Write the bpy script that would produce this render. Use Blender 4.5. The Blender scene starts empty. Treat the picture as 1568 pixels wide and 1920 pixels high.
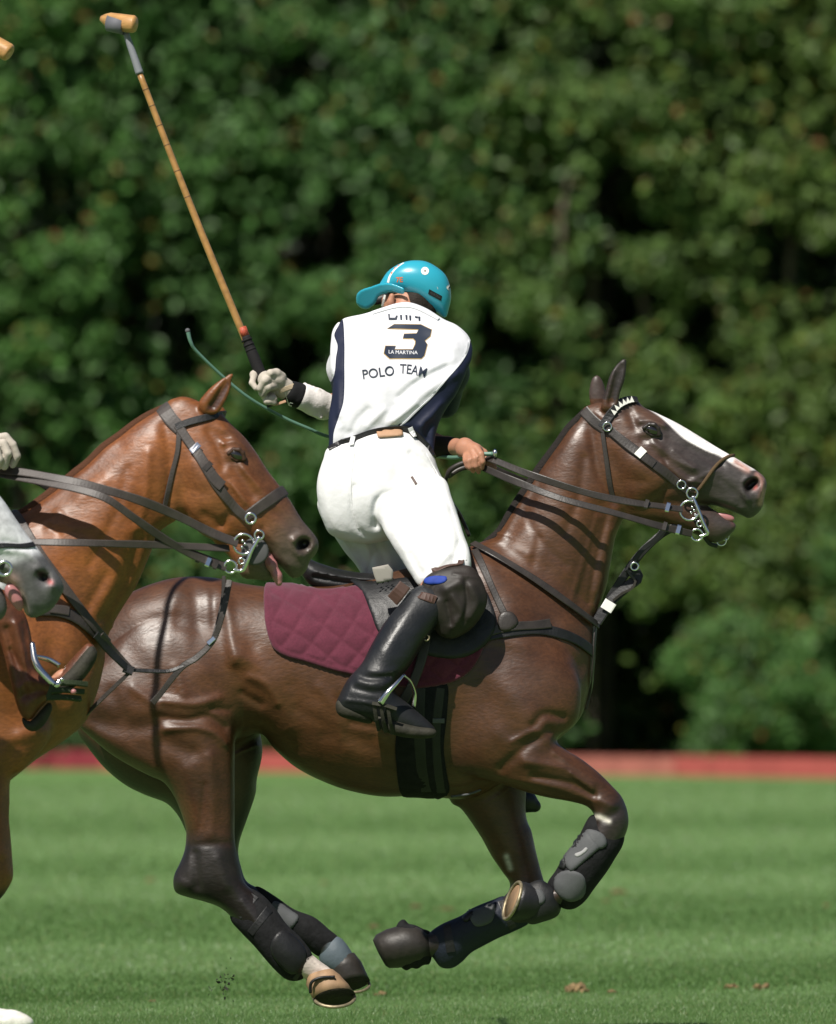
import bpy, bmesh, math, random
import numpy as np
from mathutils import Vector, Matrix, Quaternion
from mathutils.bvhtree import BVHTree
random.seed(7)
RNG = np.random.default_rng(7)
SC = bpy.context.scene
COL = SC.collection

# ------------------------------------------------------------------ camera, sky, sun, exposure
FPX = 24000.0                      # focal length in photograph pixels
CAM = np.array([0.0, -40.0, 1.083])
TILT = math.atan(0.5 / 40.0)
cam_d = bpy.data.cameras.new('camera')
cam = bpy.data.objects.new('camera', cam_d)
COL.objects.link(cam)
cam.location = CAM
cam.rotation_euler = (math.pi / 2 + TILT, 0, 0)
cam_d.sensor_fit = 'HORIZONTAL'
cam_d.sensor_width = 36.0
cam_d.lens = 36.0 * FPX / 1568.0
cam_d.clip_start = 1.0
cam_d.clip_end = 1500.0
cam_d.dof.use_dof = True
cam_d.dof.focus_distance = 39.9
cam_d.dof.aperture_fstop = 7.6
SC.camera = cam

TOSUN = Vector((-0.30, -0.54, 0.79)).normalized()
world = bpy.data.worlds.new('World')
SC.world = world
world.use_nodes = True
wn = world.node_tree
bg = wn.nodes['Background']
sky = wn.nodes.new('ShaderNodeTexSky')
sky.sky_type = 'NISHITA'
sky.sun_disc = False
sky.sun_elevation = math.asin(TOSUN.z)
sky.sun_rotation = math.atan2(TOSUN.x, TOSUN.y)
wn.links.new(sky.outputs[0], bg.inputs[0])
bg.inputs[1].default_value = 0.05
sun_d = bpy.data.lights.new('sun', 'SUN')
sun_d.energy = 4.9
sun_d.angle = math.radians(0.53)
sun_d.color = (1.0, 0.95, 0.87)
sun = bpy.data.objects.new('sun', sun_d)
COL.objects.link(sun)
sun.location = (-30, -40, 60)
sun.rotation_euler = TOSUN.to_track_quat('Z', 'Y').to_euler()
SC.view_settings.view_transform = 'Standard'
SC.view_settings.look = 'None'
SC.view_settings.exposure = 0.25
SC.view_settings.gamma = 1.0
SC.view_settings.use_curve_mapping = False
SC.render.engine = 'CYCLES'
SC.cycles.max_bounces = 6
SC.cycles.transparent_max_bounces = 6

# ------------------------------------------------------------------ helpers: pixels of the photograph to points at a depth y
_f = np.array([0, math.cos(TILT), math.sin(TILT)])
_u = np.array([0, -math.sin(TILT), math.cos(TILT)])


def P(px, py, y=0.0):
    a = (px - 784.0) / FPX
    b = (960.0 - py) / FPX
    d = np.array([a, _f[1] + b * _u[1], _f[2] + b * _u[2]])
    return CAM + d * ((y - CAM[1]) / d[1])


def PV(px, py, y=0.0):
    return Vector(P(px, py, y))


def to_px(V):
    V = np.asarray(V) - CAM
    z = V @ _f
    return 784 + FPX * V[:, 0] / z, 960 - FPX * (V @ _u) / z


def tag(o, label=None, cat=None, group=None, kind=None):
    if label: o['label'] = label
    if cat: o['category'] = cat
    if group: o['group'] = group
    if kind: o['kind'] = kind
    return o


def empty(name, loc, label=None, cat=None, group=None):
    o = bpy.data.objects.new(name, None)
    o.empty_display_size = 0.1
    COL.objects.link(o)
    o.location = loc
    return tag(o, label, cat, group)


def mk(name, V, F, mat, parent=None, smooth=True, mats=None, mi=None, col=None):
    """one mesh object from arrays; V world coordinates"""
    V = np.asarray(V, dtype=np.float32).reshape(-1, 3)
    me = bpy.data.meshes.new(name)
    if isinstance(F, np.ndarray):
        n, k = F.shape
        me.vertices.add(len(V)); me.vertices.foreach_set('co', V.ravel())
        me.loops.add(n * k); me.loops.foreach_set('vertex_index', F.astype(np.int32).ravel())
        me.polygons.add(n)
        me.polygons.foreach_set('loop_start', np.arange(0, n * k, k, dtype=np.int32))
        me.polygons.foreach_set('loop_total', np.full(n, k, dtype=np.int32))
    else:
        me.from_pydata([tuple(map(float, v)) for v in V], [], [tuple(f) for f in F])
    for m in (mats or [mat]):
        me.materials.append(m)
    if mi is not None:
        me.polygons.foreach_set('material_index', np.asarray(mi, dtype=np.int32))
    me.update(calc_edges=True)
    me.validate()
    me.polygons.foreach_set('use_smooth', np.full(len(me.polygons), smooth))
    if col is not None:
        at = me.color_attributes.new('Col', 'FLOAT_COLOR', 'POINT')
        c = np.ones((len(V), 4), dtype=np.float32); c[:, :3] = col
        at.data.foreach_set('color', c.ravel())
    o = bpy.data.objects.new(name, me)
    COL.objects.link(o)
    put(o, parent)
    return o


def put(o, parent):
    if parent is not None:
        o.parent = parent
        m = Matrix.Identity(4); p = parent
        while p is not None:
            m = Matrix.Translation(-p.location) @ m if p.parent is None else m
            p = p.parent
        # parts sit in world coordinates: undo the root's offset once
        if parent.parent is None:
            o.matrix_parent_inverse = Matrix.Translation(-parent.location)
        return o


# ------------------------------------------------------------------ materials
def mat(name, col=(0.5, 0.5, 0.5), rough=0.6, spec=0.5, bump=None, vary=None, attr=False, metal=0.0, sheen=0.0,
        coat=0.0, trans=None, sss=0.0, aniso=None, rvar=0.0, stretch=None):
    m = bpy.data.materials.new(name)
    m.use_nodes = True
    nt = m.node_tree; N = nt.nodes; L = nt.links
    b = N['Principled BSDF']
    b.inputs['Base Color'].default_value = (*col, 1)
    b.inputs['Roughness'].default_value = rough
    b.inputs['Specular IOR Level'].default_value = spec
    b.inputs['Metallic'].default_value = metal
    if sheen:
        b.inputs['Sheen Weight'].default_value = sheen
        b.inputs['Sheen Roughness'].default_value = 0.5
    if coat:
        b.inputs['Coat Weight'].default_value = coat
        b.inputs['Coat Roughness'].default_value = 0.12
    if sss:
        b.inputs['Subsurface Weight'].default_value = sss
        b.inputs['Subsurface Radius'].default_value = (0.012, 0.005, 0.003)
    tc = N.new('ShaderNodeTexCoord')
    vec = tc.outputs['Object']
    if stretch:
        mp = N.new('ShaderNodeMapping'); mp.inputs['Scale'].default_value = stretch[:3]
        if len(stretch) > 3: mp.inputs['Rotation'].default_value = stretch[3:6]
        L.new(vec, mp.inputs[0]); vec = mp.outputs[0]
    src = None
    if attr:
        a = N.new('ShaderNodeAttribute'); a.attribute_name = 'Col'; src = a.outputs['Color']
    if vary:   # list of (scale, amount) multiplies the base colour
        for sc_, am in vary:
            n = N.new('ShaderNodeTexNoise'); n.inputs['Scale'].default_value = sc_; n.inputs['Detail'].default_value = 5
            L.new(vec, n.inputs['Vector'])
            r = N.new('ShaderNodeMapRange'); r.inputs[1].default_value = 0.3; r.inputs[2].default_value = 0.7
            r.inputs[3].default_value = 1 - am; r.inputs[4].default_value = 1 + am
            L.new(n.outputs['Fac'], r.inputs[0])
            mx = N.new('ShaderNodeVectorMath'); mx.operation = 'SCALE'
            if src is None: mx.inputs[0].default_value = col
            else: L.new(src, mx.inputs[0])
            L.new(r.outputs[0], mx.inputs['Scale'])
            src = mx.outputs[0]
    if src is not None: L.new(src, b.inputs['Base Color'])
    if rvar:
        n = N.new('ShaderNodeTexNoise'); n.inputs['Scale'].default_value = 9; n.inputs['Detail'].default_value = 4
        L.new(vec, n.inputs['Vector'])
        r = N.new('ShaderNodeMapRange'); r.inputs[1].default_value = 0.3; r.inputs[2].default_value = 0.7
        r.inputs[3].default_value = rough - rvar; r.inputs[4].default_value = rough + rvar
        L.new(n.outputs['Fac'], r.inputs[0]); L.new(r.outputs[0], b.inputs['Roughness'])
    if bump:
        prev = None
        for sc_, st, dist in bump:
            n = N.new('ShaderNodeTexNoise'); n.inputs['Scale'].default_value = sc_; n.inputs['Detail'].default_value = 4
            L.new(vec, n.inputs['Vector'])
            bp = N.new('ShaderNodeBump'); bp.inputs['Strength'].default_value = st; bp.inputs['Distance'].default_value = dist
            L.new(n.outputs['Fac'], bp.inputs['Height'])
            if prev is not None: L.new(prev, bp.inputs['Normal'])
            prev = bp.outputs[0]
        L.new(prev, b.inputs['Normal'])
    if trans:
        t = N.new('ShaderNodeBsdfTranslucent')
        if src is not None: L.new(src, t.inputs[0])
        else: t.inputs[0].default_value = (*col, 1)
        ms = N.new('ShaderNodeMixShader'); ms.inputs[0].default_value = trans
        L.new(b.outputs[0], ms.inputs[1]); L.new(t.outputs[0], ms.inputs[2])
        L.new(ms.outputs[0], N['Material Output'].inputs[0])
    return m


# ------------------------------------------------------------------ helpers: curves and outlines
def cr(pts, n=8, closed=False):
    """Catmull-Rom through points of any dimension"""
    p = np.asarray(pts, dtype=float); m = len(p); out = []
    for i in range(m if closed else m - 1):
        if closed:
            a, b, c, d = p[i - 1], p[i], p[(i + 1) % m], p[(i + 2) % m]
        else:
            b, c = p[i], p[i + 1]
            a = p[i - 1] if i else 2 * b - c
            d = p[i + 2] if i + 2 < m else 2 * c - b
        for t in np.arange(n) / n:
            out.append(0.5 * (2 * b + (c - a) * t + (2 * a - 5 * b + 4 * c - d) * t * t + (3 * b - 3 * c + d - a) * t ** 3))
    if not closed: out.append(p[-1])
    return np.array(out)


def resample(pts, step):
    pts = np.asarray(pts, dtype=float)
    s = np.r_[0, np.cumsum(np.linalg.norm(np.diff(pts[:, :2], axis=0), axis=1))]
    n = max(2, int(round(s[-1] / step)) + 1)
    q = np.linspace(0, s[-1], n)
    return np.stack([np.interp(q, s, pts[:, k]) for k in range(pts.shape[1])], 1)


def dist_poly(X, Z, pts, closed=True):
    """unsigned distance to the line and inside flag"""
    d2 = np.full(X.shape, 1e9); ins = np.zeros(X.shape, bool)
    n = len(pts)
    for i in range(n if closed else n - 1):
        a = pts[i]; b = pts[(i + 1) % n]
        ex, ez = b - a; L = ex * ex + ez * ez + 1e-12
        wx = X - a[0]; wz = Z - a[1]
        t = np.clip((wx * ex + wz * ez) / L, 0, 1)
        d2 = np.minimum(d2, (wx - t * ex) ** 2 + (wz - t * ez) ** 2)
        if closed and a[1] != b[1]:
            c = (a[1] <= Z) != (b[1] <= Z)
            ins ^= c & (X < a[0] + (Z - a[1]) / (b[1] - a[1]) * ex)
    return np.sqrt(d2), ins


def idw(ctrl, X, Z, yr=0.0):
    if not isinstance(ctrl, (list, tuple)): return np.full(X.shape, float(ctrl))
    num = 0.0; den = 0.0
    for (px, py, v) in ctrl:
        q = P(px, py, yr)
        w = 1.0 / ((X - q[0]) ** 2 + (Z - q[2]) ** 2 + 0.0009) ** 1.5
        num = num + w * v; den = den + w
    return num / den


def along(ctrl, px, py):
    """depth along the line from the first to the last control point"""
    if not isinstance(ctrl, (list, tuple)): return np.full(np.shape(px), float(ctrl))
    a = np.array(ctrl[0][:2], float); e = np.array(ctrl[-1][:2], float) - a; L = e @ e
    t = ((np.asarray(px) - a[0]) * e[0] + (np.asarray(py) - a[1]) * e[1]) / L
    tt = [((c[0] - a[0]) * e[0] + (c[1] - a[1]) * e[1]) / L for c in ctrl]; vv = [c[2] for c in ctrl]
    return sum(np.interp(t + k, tt, vv) for k in (-.12, -.06, 0, .06, .12)) / 5


def poisson(ins, c, h, it=220):
    u = np.zeros(ins.shape); w = 1.9
    ii, jj = np.indices(ins.shape)
    red = ins & ((ii + jj) % 2 == 0); blk = ins & ((ii + jj) % 2 == 1)
    red[0] = red[-1] = False; red[:, 0] = red[:, -1] = False
    blk[0] = blk[-1] = False; blk[:, 0] = blk[:, -1] = False
    rh = c * h * h
    for _ in range(it):
        for m in (red, blk):
            s = np.zeros_like(u)
            s[1:-1, 1:-1] = u[2:, 1:-1] + u[:-2, 1:-1] + u[1:-1, 2:] + u[1:-1, :-2]
            u += m * (w * (0.25 * (s + rh) - u))
    return u


def blur(a, n=1):
    for _ in range(n):
        p = np.pad(a, 1, mode='edge')
        a = (p[2:, 1:-1] + p[:-2, 1:-1] + p[1:-1, 2:] + p[1:-1, :-2] + 4 * p[1:-1, 1:-1]) / 8
    return a


def smin(a, b, k):
    h = np.maximum(k - np.abs(a - b), 0) / k
    return np.minimum(a, b) - h * h * k * 0.25


def pol(poly, y=0.0, c=1.6, k=0.03, strokes=(), sub=False, n=6, grow=0.0, hmax=None):
    return dict(poly=poly, y=y, c=c, k=k, strokes=strokes, sub=sub, n=n, grow=grow, hmax=hmax)


def caps(pts, k=0.02, sub=False):
    """chain of round cones: (px, py, y, radius in pixels)"""
    return dict(caps=pts, k=k, sub=sub)


class Solid:
    """an implicit body: inflated outlines and round cones, blended, then meshed once"""

    def __init__(s, pieces, h):
        s.h = h
        lo = np.full(3, 1e9); hi = -lo
        for p in pieces:
            if 'caps' in p:
                p['w'] = [np.r_[P(a[0], a[1], a[2]), a[3] / 600.0] for a in p['caps']]
                for q in p['w']:
                    lo = np.minimum(lo, q[:3] - q[3]); hi = np.maximum(hi, q[:3] + q[3])
            else:
                yc = p['y']; ym = np.mean([t[2] for t in yc]) if isinstance(yc, (list, tuple)) else yc
                cu = cr(p['poly'], p['n'], True)
                yy = along(yc, cu[:, 0], cu[:, 1])
                q = np.array([P(a[0], a[1], b) for a, b in zip(cu, yy)])
                p['w2'] = q[:, [0, 2]]; p['yr'] = float(np.mean(yy))
                r = 0.38 if p['hmax'] is None else p['hmax']
                ext = 0.5 * min(np.ptp(q[:, 0]), np.ptp(q[:, 2])) * 1.15
                cm = max([t[2] for t in p['c']]) if isinstance(p['c'], (list, tuple)) else p['c']
                r = min(r, ext * math.sqrt(cm / 2) + 0.03)
                a = q.min(0); b = q.max(0)
                a[1] = min(yy) - r; b[1] = max(yy) + r
                if not p['sub']:
                    lo = np.minimum(lo, a); hi = np.maximum(hi, b)
        s.lo = lo - 4 * h
        s.n = np.ceil((hi + 4 * h - s.lo) / h).astype(int) + 1
        s.F = np.full(s.n, 0.2, dtype=np.float32)
        s.ax = [s.lo[i] + h * np.arange(s.n[i]) for i in range(3)]
        for p in pieces: s.add(p)

    def rng(s, a, b):
        i0 = np.clip(np.floor((a - s.lo) / s.h).astype(int), 0, s.n - 1)
        i1 = np.clip(np.ceil((b - s.lo) / s.h).astype(int) + 1, 1, s.n)
        return tuple(slice(i, j) for i, j in zip(i0, i1))

    def merge(s, sl, f, p):
        f = np.clip(f, -0.2, 0.2).astype(np.float32)
        A = s.F[sl]
        s.F[sl] = -smin(-A, f, p['k']) if p['sub'] else smin(A, f, p['k'])

    def add(s, p):
        h = s.h; pad = 3 * h + p['k']
        if 'caps' in p:
            w = p['w']
            for a, b in zip(w[:-1], w[1:]) if len(w) > 1 else [(w[0], w[0] + 1e-5)]:
                lo = np.minimum(a[:3] - a[3], b[:3] - b[3]) - pad; hi = np.maximum(a[:3] + a[3], b[:3] + b[3]) + pad
                sl = s.rng(lo, hi)
                X, Y, Z = np.meshgrid(*[s.ax[i][sl[i]] for i in range(3)], indexing='ij')
                e = b[:3] - a[:3]; L = e @ e + 1e-12
                t = np.clip(((X - a[0]) * e[0] + (Y - a[1]) * e[1] + (Z - a[2]) * e[2]) / L, 0, 1)
                d = np.sqrt((X - a[0] - t * e[0]) ** 2 + (Y - a[1] - t * e[1]) ** 2 + (Z - a[2] - t * e[2]) ** 2)
                s.merge(sl, d - (a[3] + t * (b[3] - a[3])), p)
            return
        w = p['w2']
        sl = s.rng(np.array([w[:, 0].min() - pad, s.lo[1], w[:, 1].min() - pad]),
                   np.array([w[:, 0].max() + pad, s.lo[1], w[:, 1].max() + pad]))
        x = s.ax[0][sl[0]]; z = s.ax[2][sl[2]]
        X, Z = np.meshgrid(x, z, indexing='ij')
        d, ins = dist_poly(X, Z, w)
        d = np.where(ins, d, -d) + p['grow']; ins = d > 0
        c = idw(p['c'], X, Z, p['yr'])
        v = poisson(ins, c, h)
        ok = (d > 1.5 * h) & (d < 6 * h)
        q = np.where(ok, v / np.maximum(d, h), 0); ww = ok.astype(float)
        for _ in range(12): q = blur(q); ww = blur(ww)
        q = np.where(ww > 1e-6, q / np.maximum(ww, 1e-6), 0.05); q = np.maximum(q, 0.01)
        t = np.clip((d - 1.5 * h) / (3 * h), 0, 1)
        u = np.where(ins, v * t + d * q * (1 - t), d * q)
        u = blur(u, 4)
        hh = np.sqrt(np.maximum(u, 0))
        if p['hmax']: hh = p['hmax'] * np.tanh(hh / p['hmax'])
        fade = np.clip(d / 0.025, 0, 1)
        for st in p['strokes']:
            sp = cr(st[0], 5) if len(st[0]) > 2 else np.array(st[0], float)
            if len(sp) == 1: sp = np.array([sp[0], sp[0] + 0.01])
            qq = np.array([P(a[0], a[1], p['yr'])[[0, 2]] for a in sp])
            dd, _ = dist_poly(X, Z, qq, False)
            hh = hh + st[2] * np.exp(-(dd / (st[1] / 600.0)) ** 2) * fade
        hh = np.maximum(hh, 0)
        u = np.where(ins, np.maximum(hh * hh, np.minimum(u, 1e-5)), u)
        gx, gz = np.gradient(blur(u, 2), h)
        gx = blur(gx, 3); gz = blur(gz, 3)
        PX, PY = to_px(np.stack([X.ravel(), np.full(X.size, p['yr']), Z.ravel()], 1))
        yc = along(p['y'], PX, PY).reshape(X.shape)
        m = hh.max() + pad
        j0 = max(0, int((yc.min() - m - s.lo[1]) / h)); j1 = min(s.n[1], int((yc.max() + m - s.lo[1]) / h) + 2)
        sl = (sl[0], slice(j0, j1), sl[2])
        Y = s.ax[1][j0:j1][None, :, None] - yc[:, None, :]
        G = Y * Y - u[:, None, :]
        gr = np.sqrt(4 * Y * Y + (gx * gx + gz * gz)[:, None, :] + 1e-6)
        s.merge(sl, G / gr, p)

    def mesh(s):
        F = s.F; h = s.h
        S = F < 0
        nx, ny, nz = F.shape
        C = np.zeros((nx - 1, ny - 1, nz - 1), np.int8)
        for i in (0, 1):
            for j in (0, 1):
                for k in (0, 1):
                    C += S[i:nx - 1 + i, j:ny - 1 + j, k:nz - 1 + k]
        act = (C > 0) & (C < 8)
        I = np.argwhere(act)
        idx = np.full(act.shape, -1, np.int32); idx[act] = np.arange(len(I))
        acc = np.zeros((len(I), 3)); cnt = np.zeros(len(I))
        cor = {(i, j, k): F[I[:, 0] + i, I[:, 1] + j, I[:, 2] + k] for i in (0, 1) for j in (0, 1) for k in (0, 1)}
        for ax in range(3):
            for a in (0, 1):
                for b in (0, 1):
                    p0 = [0, 0, 0]; o = [q for q in range(3) if q != ax]
                    p0[o[0]] = a; p0[o[1]] = b; p1 = list(p0); p1[ax] = 1
                    f0 = cor[tuple(p0)]; f1 = cor[tuple(p1)]
                    m = (f0 < 0) != (f1 < 0)
                    t = np.where(m, f0 / np.where(m, f0 - f1, 1), 0)
                    pos = np.tile(np.array(p0, float), (len(I), 1)); pos[:, ax] = t
                    acc += pos * m[:, None]; cnt += m
        V = s.lo + h * (I + acc / cnt[:, None])
        quads = []
        for ax in range(3):
            o = [(1, 2), (2, 0), (0, 1)][ax]
            sa = [slice(None)] * 3; sb = [slice(None)] * 3
            sa[ax] = slice(0, -1); sb[ax] = slice(1, None)
            A = S[tuple(sa)]; B = S[tuple(sb)]
            E = np.argwhere(A != B)
            ok = (E[:, o[0]] > 0) & (E[:, o[1]] > 0) & (E[:, o[0]] < F.shape[o[0]] - 1) & (E[:, o[1]] < F.shape[o[1]] - 1)
            E = E[ok]
            fl = A[E[:, 0], E[:, 1], E[:, 2]]
            q = []
            for da, db in ((1, 1), (0, 1), (0, 0), (1, 0)):
                e = E.copy(); e[:, o[0]] -= da; e[:, o[1]] -= db
                q.append(idx[e[:, 0], e[:, 1], e[:, 2]])
            q = np.stack(q, 1)
            q[~fl] = q[~fl][:, ::-1]
            quads.append(q)
        Q = np.concatenate(quads)
        # keep the largest connected body only is not needed: pieces overlap by design
        return V, Q


def relax(V, Q, it=2, lam=0.5):
    E = np.concatenate([Q[:, [0, 1]], Q[:, [1, 2]], Q[:, [2, 3]], Q[:, [3, 0]]])
    n = len(V)
    for k in range(it * 2):
        f = lam if k % 2 == 0 else -lam * 1.04
        s = np.stack([np.bincount(E[:, 0], V[E[:, 1], a], n) + np.bincount(E[:, 1], V[E[:, 0], a], n) for a in range(3)], 1)
        c = np.bincount(E.ravel(), minlength=n)
        V = V + f * (s / c[:, None] - V)
    return V


def in_poly(px, py, poly, n=5, smooth=True):
    w = cr(poly, n, True) if smooth else np.asarray(poly, float)
    d, ins = dist_poly(px, py, w)
    return np.where(ins, d, -d)          # pixels, positive inside


def snap_px(V, poly, tol=2.6, n=6, smooth=True, closed=True):
    """slide vertices close to an outline onto it, so that a colour border follows it cleanly"""
    px, py = to_px(V)
    w = cr(poly, n, closed) if smooth else np.asarray(poly, float)
    best = np.full(len(V), 1e9); bx = np.zeros(len(V)); by = np.zeros(len(V))
    m = len(w)
    for i in range(m if closed else m - 1):
        a = w[i]; b = w[(i + 1) % m]; e = b - a; L = e @ e + 1e-9
        t = np.clip(((px - a[0]) * e[0] + (py - a[1]) * e[1]) / L, 0, 1)
        qx = a[0] + t * e[0]; qy = a[1] + t * e[1]
        d = np.hypot(px - qx, py - qy)
        k = d < best; best[k] = d[k]; bx[k] = qx[k]; by[k] = qy[k]
    k = best < tol
    V = V.copy()
    V[k, 0] += (bx - px)[k] / 600.0; V[k, 2] -= (by - py)[k] / 600.0
    return V


def bvh(*objs):
    V = []; F = []; n = 0
    for (v, f) in objs:
        V.append(v); F.append(np.asarray(f) + n); n += len(v)
    V = np.concatenate(V)
    F = [tuple(int(i) for i in t) for f in F for t in f]
    return BVHTree.FromPolygons([tuple(v) for v in V], F)


def hit(tree, px, py, yg=0.0):
    d = PV(px, py, 0) - Vector(CAM); d.normalize()
    l, n, i, t = tree.ray_cast(Vector(CAM), d)
    if l is None:
        l, n, i, t = tree.find_nearest(PV(px, py, yg))
        return l, n, False
    return l, n, True


def smooth_rows(a, n=2):
    a = np.array(a, float)
    for _ in range(n):
        b = a.copy(); b[1:-1] = (a[:-2] + 2 * a[1:-1] + a[2:]) / 4; a = b
    return a


# ------------------------------------------------------------------ helpers: straps, tubes, rings, patches
def sweep(C, Nn, w, th, round_=False):
    """a strap: centres C, normals Nn, width w (m, scalar or array), thickness th"""
    n = len(C); w = np.broadcast_to(w, n)
    T = np.gradient(C, axis=0); T /= np.linalg.norm(T, axis=1)[:, None] + 1e-12
    B = np.cross(Nn, T); B /= np.linalg.norm(B, axis=1)[:, None] + 1e-12
    M = np.cross(T, B)
    if round_:
        prof = [(math.cos(a), math.sin(a)) for a in np.linspace(0, 2 * math.pi, 10, endpoint=False)]
        prof = [(a * 0.5, b * 0.5) for a, b in prof]
    else:
        prof = [(-.5, -.5), (.5, -.5), (.5, .2), (.4, .5), (-.4, .5), (-.5, .2)]
    k = len(prof); V = []
    for i in range(n):
        for a, b in prof: V.append(C[i] + B[i] * a * w[i] + M[i] * b * (th if not round_ else w[i]))
    F = []
    for i in range(n - 1):
        for j in range(k):
            F.append((i * k + j, i * k + (j + 1) % k, (i + 1) * k + (j + 1) % k, (i + 1) * k + j))
    F.append(tuple(range(k))[::-1]); F.append(tuple((n - 1) * k + j for j in range(k)))
    return np.array(V), F


def strap(name, pts, w, m, parent, tree=None, off=3.0, th=3.0, yg=0.0, step=7, sm=3, round_=False, nrm=(0, -1, 0.25)):
    """pts in photograph pixels; (px,py) lies on the surface below, (px,py,y) hangs at depth y; w, off, th in pixels / mm"""
    free = len(pts[0]) == 3
    cp = cr(pts, 8) if len(pts) > 2 else np.array(pts, float)
    cp = resample(cp, step)
    C = []; N = []
    for a in cp:
        if free:
            C.append(P(a[0], a[1], a[2])); N.append(nrm)
        else:
            l, n, ok = hit(tree, a[0], a[1], yg)
            n = Vector(n)
            if n.y > 0.3: n.y = 0.3; n.normalize()
            C.append(np.array(l)); N.append(np.array(n))
    N = smooth_rows(N, sm + 2); N /= np.linalg.norm(N, axis=1)[:, None]
    C = smooth_rows(C, 0 if free else sm)
    ph = (pts[0][0] * 7 + pts[0][1] * 3) % 6.28; q_ = np.linspace(0, len(C) * step / 40.0, len(C))
    if free and len(C) > 8:
        N = N + np.stack([0 * q_, 0 * q_, .35 * np.sin(q_ * .55 + ph)], 1); N /= np.linalg.norm(N, axis=1)[:, None]
    w = w * (1 + .05 * np.sin(q_ * 1.7 + ph))
    if not free: C = C + N * (off + th * .5) * 1e-3
    V, F = sweep(C, N, w / 600.0, th * 1e-3, round_)
    return mk(name, V, F, m, parent, smooth=round_)


def tube(name, pts, r, m, parent, seg=10, free=True, n=8):
    """round tube through (px,py,y) with radius in pixels (scalar or list)"""
    cp = cr(pts, n) if len(pts) > 2 else np.array(pts, float)
    C = np.array([P(*a) for a in cp])
    rr = np.interp(np.linspace(0, 1, len(C)), np.linspace(0, 1, len(np.atleast_1d(r))), np.atleast_1d(r)) / 300.0
    T = np.gradient(C, axis=0)
    N = np.cross(T, (0.3, 0.9, 0.1)); N /= np.linalg.norm(N, axis=1)[:, None]
    V, F = sweep(C, N, rr, 0, True)
    return mk(name, V, F, m, parent)


def ring(name, px, py, y, R, r, m, parent, tilt=(0, 0), arc=(0, 360), seg=28, n2=8, sy=1.0):
    c = PV(px, py, y); V = []; F = []
    rot = Matrix.Rotation(tilt[0], 3, 'X') @ Matrix.Rotation(tilt[1], 3, 'Z')
    full = arc[1] - arc[0] >= 360
    A = np.linspace(math.radians(arc[0]), math.radians(arc[1]), seg, endpoint=not full)
    for a in A:
        for b in np.linspace(0, 2 * math.pi, n2, endpoint=False):
            q = Vector(((R + r * math.cos(b)) * math.cos(a), r * math.sin(b), (R + r * math.cos(b)) * math.sin(a) * sy)) / 600.0
            V.append(c + rot @ q)
    s = len(A)
    for i in range(s if full else s - 1):
        for j in range(n2):
            F.append((i * n2 + j, i * n2 + (j + 1) % n2, ((i + 1) % s) * n2 + (j + 1) % n2, ((i + 1) % s) * n2 + j))
    return mk(name, V, F, m, parent)


def ball(name, px, py, y, r, m, parent, sc=(1, 1, 1), seg=16, rotz=0.0, roty=0.0):
    """ellipsoid of radius r pixels"""
    c = PV(px, py, y); V = []; F = []
    R = Matrix.Rotation(roty, 3, 'Y') @ Matrix.Rotation(rotz, 3, 'Z')
    for i in range(seg + 1):
        t = math.pi * i / seg
        for j in range(seg * 2):
            a = math.pi * j / seg
            V.append(c + R @ Vector((sc[0] * math.sin(t) * math.cos(a), sc[1] * math.sin(t) * math.sin(a), sc[2] * math.cos(t))) * (r / 600.0))
    w = seg * 2
    for i in range(seg):
        for j in range(w): F.append((i * w + j, (i + 1) * w + j, (i + 1) * w + (j + 1) % w, i * w + (j + 1) % w))
    return mk(name, V, F, m, parent)


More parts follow.
